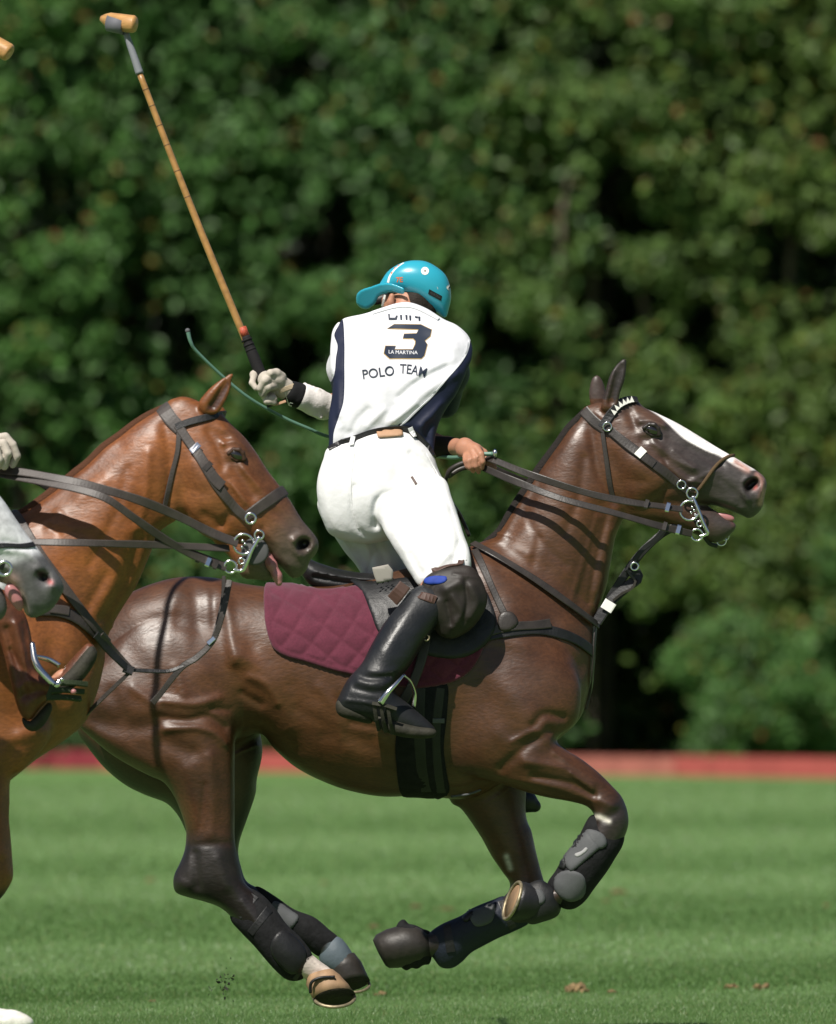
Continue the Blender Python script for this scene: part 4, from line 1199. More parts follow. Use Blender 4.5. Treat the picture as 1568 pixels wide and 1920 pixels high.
strap('strap', [(1112, 1172, -.02), (1135, 1135, -.02), (1165, 1088, -.02), (1200, 1040, -.02), (1238, 1004, -.02), (1270, 985, -.02)], 15, M_black, mt, th=5)
strap('strap', [(1118, 1166, -.03), (1145, 1128, -.03), (1176, 1100, -.03), (1196, 1084, -.03), (1188, 1070, -.03), (1176, 1062, -.03)], 21, M_black, mt, th=5)
strap('loop', [(1150, 1126, -.04), (1168, 1112, -.04), (1184, 1104, -.04), (1192, 1090, -.04), (1182, 1078, -.04), (1176, 1068, -.04)], 5, M_leather, mt, th=8)
strap('white_band', [(1136, 1144, -.045), (1146, 1128, -.045)], 24, M_white, mt, th=4)
strap('strap', [(1180, 1064, -.04), (1205, 1030, -.04), (1232, 1008, -.04), (1250, 984, -.04)], 10, M_black, mt, th=4)
ring('buckle', 1190, 1062, -.05, 7, 2, M_metal, mt)

# bridle, bit and reins
br = empty('bridle', P(1200, 850, -.1), 'dark leather bridle with a white toothed browband on the dark horse head', 'bridle')
strap('crownpiece', [(1096, 770), (1108, 784), (1122, 796), (1138, 806)], 20, M_leather, br, DT, off=2, th=4)
bb = strap('browband', [(1130, 802), (1141, 784), (1152, 768), (1166, 756), (1182, 750), (1194, 752)], 18, M_black, br, DT, off=4, th=4)
for k, (a, b, ang) in enumerate([(1151, 772, -.9), (1157, 764, -.75), (1164, 758, -.55), (1171, 754, -.4), (1178, 751, -.25), (1185, 749, -.1)]):
    t = [(-4.5, 5), (4.5, 5), (0, -7)]
    w = [(a + x * math.cos(ang) - y * math.sin(ang), b + x * math.sin(ang) + y * math.cos(ang)) for x, y in t]
    l = hit(DT, a, b + 6)[0]
    V = []
    for dy in (-.012, -.006):
        for x, y in w: V.append(P(x, y, l.y + dy))
    tt = mk('tooth', V, [(0, 2, 1), (3, 4, 5), (0, 1, 4, 3), (1, 2, 5, 4), (2, 0, 3, 5)], M_white, bb, smooth=False)
strap('cheekpiece', [(1136, 800), (1160, 820), (1190, 843), (1220, 866), (1245, 885), (1272, 906), (1294, 922)], 17, M_leather, br, DT, off=4, th=4)
strap('cheek_billet', [(1150, 812), (1180, 838), (1215, 864), (1226, 872)], 15, M_leather, br, DT, off=8, th=3)
strap('white_keeper', [(1196, 846), (1206, 855)], 19, M_white, br, DT, off=10, th=3)
strap('throat_latch', [(1131, 812), (1136, 850), (1141, 890), (1146, 920), (1150, 932)], 9, M_leather, br, DT, off=3, th=4)
strap('noseband', [(1376, 854), (1362, 858), (1346, 870), (1330, 890), (1314, 912), (1304, 924)], 7, M_rope, br, DT, off=2, th=5, round_=True)
for (a, b) in ((1139, 800), (1278, 909)):
    l, n, ok = hit(DT, a, b)
    ring('buckle', a, b, l.y - .016, 8, 1.8, M_metal, br, seg=4 * 4)
yb = -.098
ring('bit_ring', 1293, 957, yb, 18, 2.4, M_metal, br)
ring('bit_ring', 1298, 925, yb, 10, 2.2, M_metal, br)
ring('bit_ring', 1307, 1003, yb, 11, 2.2, M_metal, br)
ring('bit_ring', 1312, 982, yb, 5, 1.8, M_metal, br)
tube('bit_shank', [(1299, 930, yb), (1308, 952, yb - .004), (1318, 978, yb - .004), (1327, 998, yb - .002), (1322, 1003, yb), (1312, 1006, yb)], [3.4, 3.8, 3.6, 3.2, 2.8], M_metal, br)
for (a, b) in ((1298, 951), (1302, 957), (1296, 961), (1304, 965), (1300, 972)): ball('chain_link', a, b, yb + .004, 3.2, M_metal, br, seg=6)
tube('curb_chain', [(1304, 975, -.07), (1316, 998, -.03), (1330, 1018, 0), (1344, 1024, .02)], 4, M_black, br)
ring('drool_bubble', 1353, 1014, 0.0, 9, 1.2, M_metal, br, arc=(180, 420)); ring('drool_bubble', 1360, 1006, .01, 7, 1.0, M_metal, br, arc=(200, 420))
rn = empty('reins', P(1100, 930, -.15), 'two pairs of dark leather reins held by the rider in white', 'reins')
R1 = [(912, 858, -.02), (932, 865, -.06), (1000, 892, -.14), (1100, 924, -.165), (1180, 941, -.155), (1240, 949, -.13), (1280, 955, -.105)]
R2 = [(900, 874, -.02), (918, 882, -.06), (960, 900, -.12), (1050, 934, -.18), (1150, 961, -.175), (1240, 987, -.14), (1298, 1001, -.105)]
strap('rein', R1, 13, M_leather, rn, th=4); strap('rein', R2, 13, M_leather, rn, th=4)
strap('far_rein', [(905, 868, .02), (990, 905, .10), (1100, 940, .16), (1240, 985, .15), (1290, 1000, .11)], 12, M_leather, rn, th=4)
for (a, b, yy) in ((1212, 945, -.149), (1252, 951, -.13), (1246, 987, -.143), (1272, 993, -.126)):
    strap('keeper', [(a - 3, b - 1, yy), (a + 4, b + 1, yy)], 18, M_leather if a in (1212, 1246) else M_metal, rn, th=6)
# the rein ends loop below the hand
tube('rein_tail', [(898, 868, -.02), (870, 868, -.01), (846, 880, .0), (842, 892, .02), (862, 880, .03), (890, 872, .02)], 5, M_leather, rn)
tube('rein_tail', [(842, 884, .03), (836, 905, .06), (846, 940, .10), (862, 965, .14), (880, 1005, .16)], 4, M_leather, rn)
# ------------------------------------------------------------------ the rider in white
M_skin = mat('skin', (.42, .20, .125), .5, .4, sss=.12, vary=[(25, .12)], bump=[(300, .2, .001)])
M_shirt = mat('white_jersey', (.70, .70, .735), .8, .25, sheen=.1, bump=[(11, .5, .014), (700, .2, .001)])
M_navy = mat('navy_jersey', (.012, .016, .040), .6, .3, bump=[(13, .35, .012), (700, .2, .001)])
M_breech = mat('white_breeches', (.72, .72, .725), .8, .25, bump=[(12, .5, .014), (600, .2, .001)])
M_boot = mat('black_boot', (.011, .012, .014), .46, .42, vary=[(10, .35)], bump=[(14, .35, .010), (120, .25, .003)], rvar=.12)
M_guard = mat('brown_guard', (.022, .017, .014), .55, .4, vary=[(16, .3)], bump=[(40, .3, .005)])
M_strapb = mat('brown_strap', (.070, .035, .026), .55, .4)
M_helm = mat('turquoise_shell', (.028, .345, .470), .30, .45, coat=.12, bump=[(400, .05, .001)])
M_hair = mat('dark_hair', (.020, .014, .010), .7, .3, bump=[(200, .8, .004)])
M_glove = mat('cream_glove', (.47, .42, .36), .8, .25, vary=[(40, .15)], bump=[(60, .4, .004), (400, .3, .001)])
M_wrist = mat('white_wristband', (.74, .70, .68), .85, .2, bump=[(120, .5, .003)])
M_print = mat('navy_print', (.016, .024, .045), .6, .3)
M_gold = mat('gold_print', (.52, .36, .16), .6, .3)
M_tan = mat('tan_leather', (.42, .25, .15), .6, .35, vary=[(30, .15)])
M_sole2 = mat('boot_sole', (.030, .028, .020), .7, .3, vary=[(30, .3)], bump=[(80, .5, .004)])
M_brown = mat('dark_brown_sleeve', (.030, .020, .018), .8, .2)
M_royal = mat('blue_lining', (.02, .05, .30), .7, .3)
M_orange = mat('orange_print', (.65, .16, .05), .6, .3)

rider = empty('person', P(740, 1000, 0), 'person in white polo kit seen from behind, twisting in the saddle of the dark horse with a raised mallet', 'person')
rider['label'] = 'person in white kit and turquoise helmet, back turned, riding the dark horse with raised mallet'
# one continuous body: trunk, neck, head, arms with hands, legs with feet
def finger(pts, r):
    return caps([(a, b, c, r * (1 - .12 * i)) for i, (a, b, c) in enumerate(pts)], k=.003)


body = [
    caps([(740, 900, .04, 40), (712, 840, .06, 34), (712, 800, .07, 32), (735, 700, .16, 30), (750, 640, .24, 32), (755, 600, .28, 28), (760, 575, .28, 26)], k=.03),
    caps([(690, 900, .05, 38), (685, 840, .07, 30), (690, 700, .17, 28), (700, 650, .24, 28)], k=.03), caps([(780, 700, .17, 28), (800, 650, .25, 28)], k=.03),
    caps([(772, 560, .31, 34), (772, 545, .33, 40)], k=.03), caps([(758, 575, .30, 24), (745, 570, .31, 24), (738, 566, .32, 22)], k=.02),     # head
    caps([(740, 572, .33, 16), (733, 577, .36, 12)], k=.02), caps([(728, 566, .37, 7), (722, 572, .39, 4)], k=.01),       # jaw, nose
    caps([(735, 555, .243, 5.5), (732, 566, .243, 6.5), (729, 577, .25, 5)], k=.006),                                     # ear
    caps([(690, 640, .24, 30), (662, 640, .27, 24), (650, 720, .41, 22), (740, 800, .46, 22), (840, 838, .18, 16), (856, 838, .10, 15.5)], k=.03),   # left arm
    caps([(810, 650, .24, 30), (842, 660, .27, 24), (832, 750, .45, 22), (720, 770, .48, 25), (640, 764, .38, 23), (590, 752, .32, 18), (560, 742, .29, 17)], k=.03),  # right arm
    caps([(560, 742, .29, 15), (530, 727, .275, 13), (512, 716, .262, 11)], k=.015),
    caps([(770, 910, .02, 36), (825, 1050, -.21, 30), (815, 1110, -.275, 24), (758, 1190, -.335, 22), (690, 1285, -.36, 16), (680, 1310, -.365, 14), (740, 1345, -.385, 10), (775, 1358, -.40, 7)], k=.03),
    caps([(670, 910, .06, 44), (720, 1040, .16, 36), (850, 1120, .32, 34), (890, 1280, .35, 26), (930, 1450, .36, 18), (945, 1480, .36, 15), (990, 1506, .362, 8)], k=.03),
    # left hand: palm and back, four curled fingers and a thumb
    caps([(852, 838, .10, 14.5), (872, 838, .02, 16), (892, 845, -.02, 14)], k=.012), caps([(870, 846, .02, 13), (884, 852, -.01, 12)], k=.01),
    finger([(893, 840, -.03), (902, 852, -.055), (905, 866, -.06), (904, 877, -.05)], 7.6),
    finger([(886, 846, -.03), (891, 860, -.055), (893, 874, -.055), (898, 885, -.04)], 7.2),
    finger([(880, 852, -.025), (880, 864, -.05), (882, 876, -.05), (888, 884, -.035)], 6.8),
    finger([(873, 855, -.02), (873, 864, -.04), (876, 874, -.04), (880, 879, -.03)], 6.0),
    finger([(893, 838, .0), (908, 848, .0), (918, 862, -.01), (928, 876, -.015)], 7.4),
    finger([(904, 858, -.005), (914, 872, -.01), (926, 879, -.015)], 7.2),
]
HB, HG = solid('body', body, .0042, M_skin, rider)
HB.data.update()

SH = [(716, 577), (690, 586), (664, 593), (643, 602), (628, 619), (621, 637), (619, 668), (619, 690), (624, 712), (622, 746), (616, 785), (617, 824), (620, 842), (662, 833), (700, 822), (750, 812), (790, 832), (812, 852), (815, 836), (818, 811),
      (827, 785), (842, 759), (855, 741), (870, 710), (876, 694), (884, 674), (886, 653), (880, 636), (869, 623), (853, 608), (832, 598), (800, 578), (770, 567), (745, 568)]
shirt_strokes = [([(655, 700), (680, 690), (720, 688)], 9, 0.0060), ([(860, 700), (800, 735), (740, 790)], 10, 0.0105), ([(850, 672), (815, 690), (780, 712)], 9, 0.0050), ([(836, 690), (790, 712), (750, 745)], 7, -0.0090), ([(780, 760), (730, 795)], 8, 0.0060),
                 ([(690, 770), (670, 790), (660, 810)], 7, -0.0060), ([(720, 770), (690, 800)], 7, 0.0060), ([(652, 640), (690, 628)], 8, -0.0075), ([(735, 615), (740, 760)], 16, -0.0075), ([(815, 620), (850, 650)], 16, 0.0120), ([(690, 630), (660, 660)], 18, 0.0120),
                 ([(805, 800), (800, 826)], 8, -0.0090), ([(830, 760), (790, 800)], 8, 0.0090), ([(630, 720), (640, 800)], 7, 0.0060), ([(636, 790), (650, 815)], 7, -0.0060), ([(700, 815), (760, 800)], 8, 0.0075)]
sp = [pol(SH, [(738, 840, .02), (745, 700, .10), (752, 600, .22)], c=.62, k=.02, strokes=shirt_strokes),
      caps([(655, 632, .22, 31), (646, 690, .34, 30), (650, 722, .40, 29)], k=.03), caps([(848, 650, .22, 32), (846, 700, .34, 31), (832, 755, .43, 30)], k=.03)]
s_ = Solid(sp, .0036); SV, SQ = s_.mesh(); SV = relax(SV, SQ, 2)
LEFT_N = [(643, 600), (646, 640), (646, 676), (645, 746), (636, 780), (626, 811), (622, 845), (600, 845), (600, 750), (622, 714), (628, 696), (630, 672), (633, 648), (627, 628), (634, 612)]
RIGHT_N = [(881, 640), (876, 660), (859, 686), (833, 715), (807, 746), (781, 770), (760, 791), (745, 803), (760, 870), (850, 870), (900, 740), (900, 640)]
SV = snap_px(SV, LEFT_N); SV = snap_px(SV, RIGHT_N)
cen = SV[SQ].mean(1); cx, cy = to_px(cen)
mi = ((in_poly(cx, cy, LEFT_N, 6) > 0) | (in_poly(cx, cy, RIGHT_N, 6) > 0)).astype(int)
shirt = mk('jersey', SV, SQ, M_shirt, rider, mats=[M_shirt, M_navy], mi=mi)
shirt['label'] = 'white jersey with navy sides and a big 3 on the back'
ST = bvh((SV, SQ))
strap('piping', [(880, 638), (876, 660), (859, 686), (833, 715), (807, 746), (781, 770), (760, 791), (748, 801)], 3.5, M_shirt, shirt, ST, off=0, th=2.5)
strap('collar', [(698, 588), (716, 582), (745, 574), (772, 574), (798, 585), (822, 599)], 11, M_shirt, shirt, ST, off=0, th=5, sm=4, yg=.22)

# breeches
hips = [(617, 838), (606, 862), (597, 890), (594, 915), (597, 945), (606, 978), (624, 1005), (680, 1020), (740, 1010), (800, 990), (856, 968), (846, 935), (834, 905), (822, 880), (812, 852), (789, 828), (768, 811), (745, 804), (700, 810), (662, 826)]
thigh = [(716, 940), (770, 890), (830, 895), (848, 935), (860, 970), (871, 1005), (880, 1030), (884, 1060), (878, 1085), (830, 1100), (790, 1101), (771, 1078), (752, 1048), (734, 1020), (716, 985)]
lthigh = [(597, 935), (606, 978), (625, 1003), (648, 1037), (674, 1066), (692, 1094), (720, 1110), (755, 1100), (768, 1075), (742, 1030), (716, 985), (700, 940), (650, 905)]
br_strokes = [([(706, 985), (704, 955), (712, 935), (740, 922), (775, 915)], 7, -0.0135), ([(720, 935), (760, 920), (800, 922)], 9, 0.0081), ([(664, 912), (660, 950), (668, 985), (690, 1010)], 5, -0.0054), ([(690, 930), (700, 965)], 10, 0.0068),
              ([(620, 900), (610, 950), (630, 1000)], 20, 0.0081), ([(790, 845), (815, 880)], 8, 0.0054), ([(770, 850), (800, 870), (826, 905)], 6, -0.0054), ([(640, 860), (660, 850), (700, 838)], 8, 0.0041), ([(740, 840), (744, 900)], 10, -0.0041)]
th_strokes = [([(735, 930), (780, 915), (830, 930)], 8, -0.0081), ([(730, 950), (790, 935), (845, 950)], 9, 0.0068), ([(842, 940), (856, 985), (868, 1030)], 6, -0.0068), ([(770, 1040), (790, 1075)], 7, -0.0054), ([(860, 1020), (850, 1060)], 7, -0.0068), ([(800, 1000), (830, 1070)], 14, 0.0054), ([(840, 1040), (800, 1085)], 6, 0.0068), ([(738, 1000), (765, 1050)], 8, 0.0054)]
lt_strokes = [([(640, 990), (680, 1050), (700, 1085)], 9, -0.0095), ([(670, 990), (705, 1060)], 8, 0.0095), ([(690, 980), (725, 1060)], 7, -0.0095), ([(615, 960), (650, 1030)], 8, 0.0054), ([(700, 1040), (690, 1080)], 6, -0.0068), ([(730, 1040), (735, 1090)], 6, 0.0068)]
bp_ = [pol(hips, [(700, 830, .02), (700, 950, -.01)], c=.92, k=.03, strokes=br_strokes),
       pol(thigh, [(765, 930, -.06), (800, 1000, -.16), (835, 1085, -.265)], c=1.15, k=.03, strokes=th_strokes),
       pol(lthigh, [(650, 930, .06), (690, 1020, .10), (725, 1095, .14)], c=1.25, k=.025, strokes=lt_strokes),
       caps([(720, 1040, .16, 52), (790, 1090, .27, 46)], k=.03)]
breeches, BG = solid('breeches', bp_, .004, M_breech, rider, it=2)
BT = bvh(BG); SBT = bvh(BG, (SV, SQ))
belt = strap('belt', [(617, 842), (638, 832), (664, 823), (695, 811), (722, 805), (750, 801), (768, 805), (788, 823), (804, 842), (813, 856)], 14, M_black, rider, SBT, off=2, th=4, sm=4)
patch('belt_patch', [(706, 808), (730, 805), (753, 803), (755, 819), (732, 821), (709, 823)], M_tan, belt, SBT, off=7, th=2, step=3, smooth=False)
for a, b, c_, d_ in ((663, 818, 660, 838), (768, 800, 776, 822)): strap('belt_loop', [(a, b), (c_, d_)], 9, M_breech, breeches, SBT, off=7, th=3)
strap('pocket', [(772, 894), (777, 901), (781, 908)], 5, M_strapb, breeches, BT, off=0, th=2)
strap('seam', [(664, 850), (658, 900), (660, 950), (672, 990)], 3, M_breech, breeches, BT, off=0, th=2)
strap('seam', [(800, 850), (826, 900), (846, 950), (862, 1005), (874, 1050)], 3, M_breech, breeches, BT, off=0, th=2)

# lettering on the back
def print_on(name, polys, m, parent, tree, off=2.0, sub=6.0):
    bm = bmesh.new()
    for p_ in polys:
        vs = [bm.verts.new((a, b, 0)) for a, b in p_]
        f = bm.faces.new(vs); f.normal_update()
    bmesh.ops.triangulate(bm, faces=bm.faces[:])
    for _ in range(7):
        es = [e for e in bm.edges if e.calc_length() > sub]
        if not es: break
        bmesh.ops.subdivide_edges(bm, edges=es, cuts=1)
        bmesh.ops.triangulate(bm, faces=bm.faces[:])
    bm.verts.index_update()
    V = []
    for v in bm.verts:
        l, n, ok = hit(tree, v.co.x, v.co.y, .1)
        n = Vector(n); n = n if n.y < 0 else -n
        V.append(np.array(l + n * off * 1e-3))
    F = [tuple(v.index for v in f.verts) for f in bm.faces]
    bm.free()
    V = np.array(V)
    F2 = []
    for f in F:
        a, b, c = V[f[0]], V[f[1]], V[f[2]]
        F2.append(f if np.cross(b - a, c - a)[1] < 0 else f[::-1])
    return mk(name, V, F2, m, parent)


def text_on(name, s, x0, y0, size, fn, m, parent, tree, off=2.0, bold=0.0, shear=0.0, sx=1.0):
    """letters set along fn(u) -> (px, py, angle) with u in pixels"""
    cu = bpy.data.curves.new('t', 'FONT'); cu.body = s; cu.size = size; cu.offset = bold; cu.shear = shear
    o = bpy.data.objects.new('t', cu); COL.objects.link(o)
    dg = bpy.context.evaluated_depsgraph_get(); me = o.evaluated_get(dg).to_mesh()
    polys = []
    for p_ in me.polygons:
        q = []
        for i in p_.vertices:
            v = me.vertices[i].co; a, b, t = fn(v.x * sx)
            q.append((x0 + a + v.y * math.sin(t), y0 + b - v.y * math.cos(t)))
        polys.append(q)
    o.evaluated_get(dg).to_mesh_clear()
    bpy.data.objects.remove(o); bpy.data.curves.remove(cu)
    return print_on(name, polys, m, parent, tree, off)


three = [(690, 570), (880, 573), (958, 610), (948, 655), (908, 688), (926, 715), (905, 795), (885, 816), (655, 816), (615, 780), (625, 727), (700, 727), (692, 752), (822, 752), (840, 715), (842, 690), (825, 672), (752, 672), (760, 640), (850, 637), (864, 606), (700, 601), (640, 601)]
z2 = lambda L: [(560 + a * .2604, 460 + b * .2604) for a, b in L]
t3 = np.array(z2(three)); d_ = np.roll(t3, -1, 0) - np.roll(t3, 1, 0); nrm2 = np.stack([d_[:, 1], -d_[:, 0]], 1); nrm2 /= np.linalg.norm(nrm2, axis=1)[:, None]
print_on('number_edge', [[tuple(q) for q in t3 + nrm2 * 1.3]], M_gold, shirt, ST, off=1.2, sub=4)
num = print_on('number', [[tuple(q) for q in t3]], M_print, shirt, ST, off=2.2, sub=4)
text_on('lettering', 'LA MARTINA', 728, 663, 9.5, lambda u: (u, .0009 * (u - 27) ** 2 * -1 + 1.2 + .03 * u, .02), M_shirt, num, ST, off=3.2, sx=1.0, bold=.012)
text_on('lettering', 'POLO', 680, 711, 25, lambda u: (u, -.13 * u, -.13), M_print, shirt, ST, sx=.92, bold=.2)
text_on('lettering', 'TEAM', 750, 700, 25, lambda u: (u, .0 * u + .0036 * u * u, min(.42, .0072 * u)), M_print, shirt, ST, sx=.74, bold=.2)
top = [[(728, 589), (731, 589), (731, 596), (741, 596), (743, 592), (746, 592), (744, 600), (729, 600)], [(750, 591), (754, 591), (754, 600), (751, 600)], [(760, 591), (764, 591), (764, 600), (761, 600)],
       [(767, 592), (771, 592), (771, 601), (768, 601)], [(784, 594), (788, 594), (788, 602), (785, 602)], [(778, 593), (784, 594), (783, 597), (778, 596)]]
print_on('lettering', top, M_print, shirt, ST)

# helmet with its brim
dome = [(711, 537), (716, 525), (727, 509), (742, 498), (758, 491), (776, 488), (799, 490), (820, 501), (836, 516), (844, 537), (846, 559), (842, 578), (835, 596), (815, 583), (794, 568), (774, 557), (757, 551), (737, 547), (720, 549)]
brim = [(669, 562), (671, 552), (680, 545), (695, 540), (712, 535), (740, 533), (760, 540), (755, 551), (737, 547), (721, 550), (709, 556), (703, 570), (690, 578), (678, 577), (670, 571)]
hel, HGm = solid('helmet', [pol(dome, .285, c=2.3, k=.01)], .0035, M_helm, rider, it=3)
HT = bvh(HGm)
patch('brim', [(668, 562), (670, 551), (680, 543), (696, 538), (714, 532), (734, 532), (757, 541), (756, 551), (737, 548), (721, 551), (710, 557), (703, 570), (690, 579), (678, 578), (670, 571)], M_helm, hel, HT, off=0, th=14, step=2.2, flat=lambda a, b: .262 - (a - 730) * .0011 + (b - 548) * .0011, sm=3)
solid('brim_lining', [pol([(695, 572), (702, 558), (718, 551), (740, 549), (736, 562), (716, 570)], .335, c=1.0)], .003, M_black, hel)
solid('hair', [caps([(770, 556, .31, 36), (782, 566, .29, 30), (804, 576, .285, 18)], k=.02)], .004, M_hair, rider)
strap('chin_strap', [(722, 553, .24), (720, 562, .245), (717, 574, .27)], 4, M_white, hel, th=3)
strap('stripe', [(728, 530), (731, 518), (738, 508), (746, 500), (757, 493)], 5, M_white, hel, HT, off=0, th=1.2, step=3)
for a, b in ((735, 512), (741, 503), (748, 498)): ball('stripe_mark', a, b, hit(HT, a, b)[0].y - .001, 2.2, M_orange, hel, seg=6, sc=(1, .3, 1))
text_on('lettering', '7E', 743, 529, 13, lambda u: (u, -.05 * u, -.05), M_orange, hel, HT, off=.8, bold=.3)
for a, b, rr in ((797, 508, 7.5), (842, 539, 5)):
    l, n, ok = hit(HT, a, b)
    w_ = [(a + rr * math.cos(t), b + rr * math.sin(t)) for t in np.linspace(0, 2 * math.pi, 14, endpoint=False)]
    v_ = print_on('vent', [w_], M_white, hel, HT, off=.9)
    print_on('vent_hole', [[(a + 1.6 * math.cos(t), b + 1.6 * math.sin(t)) for t in np.linspace(0, 2 * math.pi, 8, endpoint=False)]], M_black, v_, HT, off=1.5)
pl_ = print_on('name_plate', [[(805, 542), (829, 555), (827, 564), (803, 551)]], M_black, hel, HT, off=1.0)
text_on('lettering', 'MARTINA', 806, 550, 7, lambda u: (u, .54 * u, .49), M_neogrey, pl_, HT, off=1.8, sx=.62)

# right arm: wrist wrap, band, glove with five fingers round the grip
wr, wg = solid('wrist_wrap', [caps([(606, 761, .345, 27), (590, 753, .325, 26), (568, 745, .30, 24)], k=.01)] + [caps([(a, b - 24, .30, 4), (a + 6, b + 26, .31, 4)], k=.008) for a, b in ((572, 745), (580, 749), (588, 752), (596, 756))], .003, M_wrist, rider)
solid('wrist_band', [caps([(558, 741, .295, 24.5), (548, 737, .288, 23)], k=.01)], .003, M_neo, rider)
text_on('logo', 'E', 544, 757, 13, lambda u: (u, .3 * u, .3), M_white, rider, bvh(HG), off=16)
gl = [caps([(545, 735, .285, 19), (528, 726, .275, 19), (512, 716, .262, 18)], k=.012), caps([(520, 712, .25, 16), (500, 712, .235, 17)], k=.01),
      caps([(528, 706, .255, 9), (518, 700, .235, 9), (507, 700, .215, 8)], k=.006),                                  # knuckle by the shaft
      finger([(512, 704, .245), (497, 714, .205), (488, 728, .215), (494, 742, .245)], 9.5),
      finger([(520, 722, .25), (503, 726, .21), (492, 738, .225), (500, 748, .25)], 9),
      finger([(505, 740, .26), (512, 748, .235), (500, 752, .235)], 9),
      finger([(498, 745, .25), (506, 752, .235), (514, 754, .235)], 8),
      finger([(492, 700, .29), (477, 704, .27), (473, 718, .25), (480, 728, .24)], 8),                                 # thumb side
      caps([(486, 696, .285, 8), (476, 702, .275, 8)], k=.006)]
glv, GG = solid('glove', gl, .003, M_glove, rider)
GT_ = bvh(GG)
strap('glove_strap', [(556, 722), (540, 727), (524, 733)], 10, mat('tan_strap', (.48, .38, .26), .7), glv, GT_, off=0, th=3)
solid('sleeve_cuff', [caps([(812, 838, .20, 21), (850, 838, .11, 18.5)], k=.01)], .003, M_brown, rider)

# right boot, knee guard
boot = [(752, 1130), (723, 1165), (697, 1208), (679, 1243), (653, 1273), (637, 1302), (630, 1322), (640, 1336), (662, 1345), (697, 1352), (740, 1372), (784, 1380), (814, 1380), (817, 1368), (801, 1350), (766, 1320), (742, 1299), (745, 1278), (768, 1250), (794, 1208), (815, 1178), (838, 1140), (836, 1110), (800, 1096), (772, 1106)]
bt, btg = solid('boot', [pol(boot, [(800, 1120, -.305), (735, 1260, -.37), (700, 1380, -.385)], c=[(790, 1130, 1.7), (690, 1290, 2.0), (790, 1365, 2.6)], k=.02,
                             strokes=[([(668, 1262), (690, 1272), (730, 1268)], 6, -.006), ([(672, 1276), (700, 1284), (735, 1280)], 7, .005), ([(665, 1290), (700, 1298), (730, 1296)], 5, -.004), ([(690, 1255), (720, 1262), (745, 1256)], 6, .004), ([(650, 1290), (645, 1325)], 8, .004), ([(770, 1140), (720, 1220)], 14, .004), ([(640, 1312), (690, 1318), (740, 1330)], 4, .004)])], .0042, M_boot, rider, it=2)
BTT = bvh(btg)
solid('heel', [pol([(630, 1318), (640, 1312), (668, 1322), (697, 1332), (697, 1356), (668, 1352), (640, 1344), (631, 1334)], -.395, c=2.6)], .003, M_sole2, bt)
solid('sole', [pol([(705, 1340), (740, 1350), (780, 1362), (812, 1366), (819, 1374), (812, 1383), (784, 1385), (745, 1380), (712, 1366)], -.42, c=2.4)], .003, M_sole2, bt)
ring('zip_ring', 800, 1196, hit(BTT, 800, 1196)[0].y - .003, 5, 1.6, M_brass, bt)
guard = [(800, 1082), (820, 1070), (850, 1062), (880, 1062), (897, 1078), (908, 1100), (913, 1124), (906, 1148), (884, 1178), (852, 1196), (828, 1192), (814, 1176), (800, 1150), (792, 1120), (792, 1098)]
kg, kgg = solid('knee_guard', [pol(guard, -.305, c=.85, grow=.002, strokes=[([(838, 1105), (862, 1092)], 12, .012), ([(820, 1130), (818, 1160)], 10, .008), ([(886, 1100), (896, 1130), (884, 1158)], 9, .008), ([(850, 1120), (866, 1150), (850, 1175)], 8, .008), ([(872, 1090), (876, 1130), (868, 1165)], 4, -.006), ([(838, 1130), (846, 1170)], 5, -.006), ([(822, 1085), (806, 1112)], 5, -.005), ([(850, 1076), (900, 1084)], 3, .004)])], .004, M_guard, rider, it=2)
KT = bvh(kgg, BG, btg)
strap('guard_strap', [(764, 1112), (785, 1116), (806, 1122), (818, 1126)], 16, M_strapb, kg, KT, off=2, th=4)
strap('guard_strap', [(812, 1072), (835, 1064), (860, 1060), (884, 1062)], 12, M_strapb, kg, KT, off=2, th=4)
strap('strap_end', [(736, 1126, -.33), (748, 1112, -.34), (760, 1096, -.34)], 24, M_strapb, kg, th=5)
patch('lining', [(797, 1086), (815, 1080), (838, 1082), (834, 1092), (815, 1096), (798, 1094)], M_royal, kg, KT, off=1, th=3, step=3)
# left boot on the far side
solid('boot', [caps([(850, 1120, .33, 46), (890, 1280, .36, 38), (928, 1440, .365, 29)], k=.03), caps([(925, 1450, .365, 27), (950, 1490, .365, 25), (985, 1502, .365, 20), (1004, 1512, .365, 11)], k=.02)], .005, M_boot, rider)

# stirrup and spur
stp = empty('stirrup', P(730, 1330, -.42), 'steel stirrup under the black boot of the rider in white', 'stirrup')
tube('arm', [(757, 1266, -.44), (745, 1280, -.465), (728, 1298, -.478), (714, 1318, -.475)], [2.6, 3.6, 5.5, 7.5], M_metal, stp)
tube('arm', [(757, 1266, -.44), (770, 1278, -.40), (778, 1300, -.36), (776, 1325, -.35)], [2.6, 3.2, 3.6, 4.5], M_metal, stp)
for k in range(3): strap('tread_bar', [(702 + k * 13, 1324 + k * 3, -.47), (706 + k * 13, 1348 + k * 3, -.46), (711 + k * 13, 1370 + k * 3, -.435)], 7, M_sole2, stp, th=6)
strap('tread_side', [(698, 1319, -.475), (722, 1323, -.475), (744, 1330, -.472)], 7, M_sole2, stp, th=6)

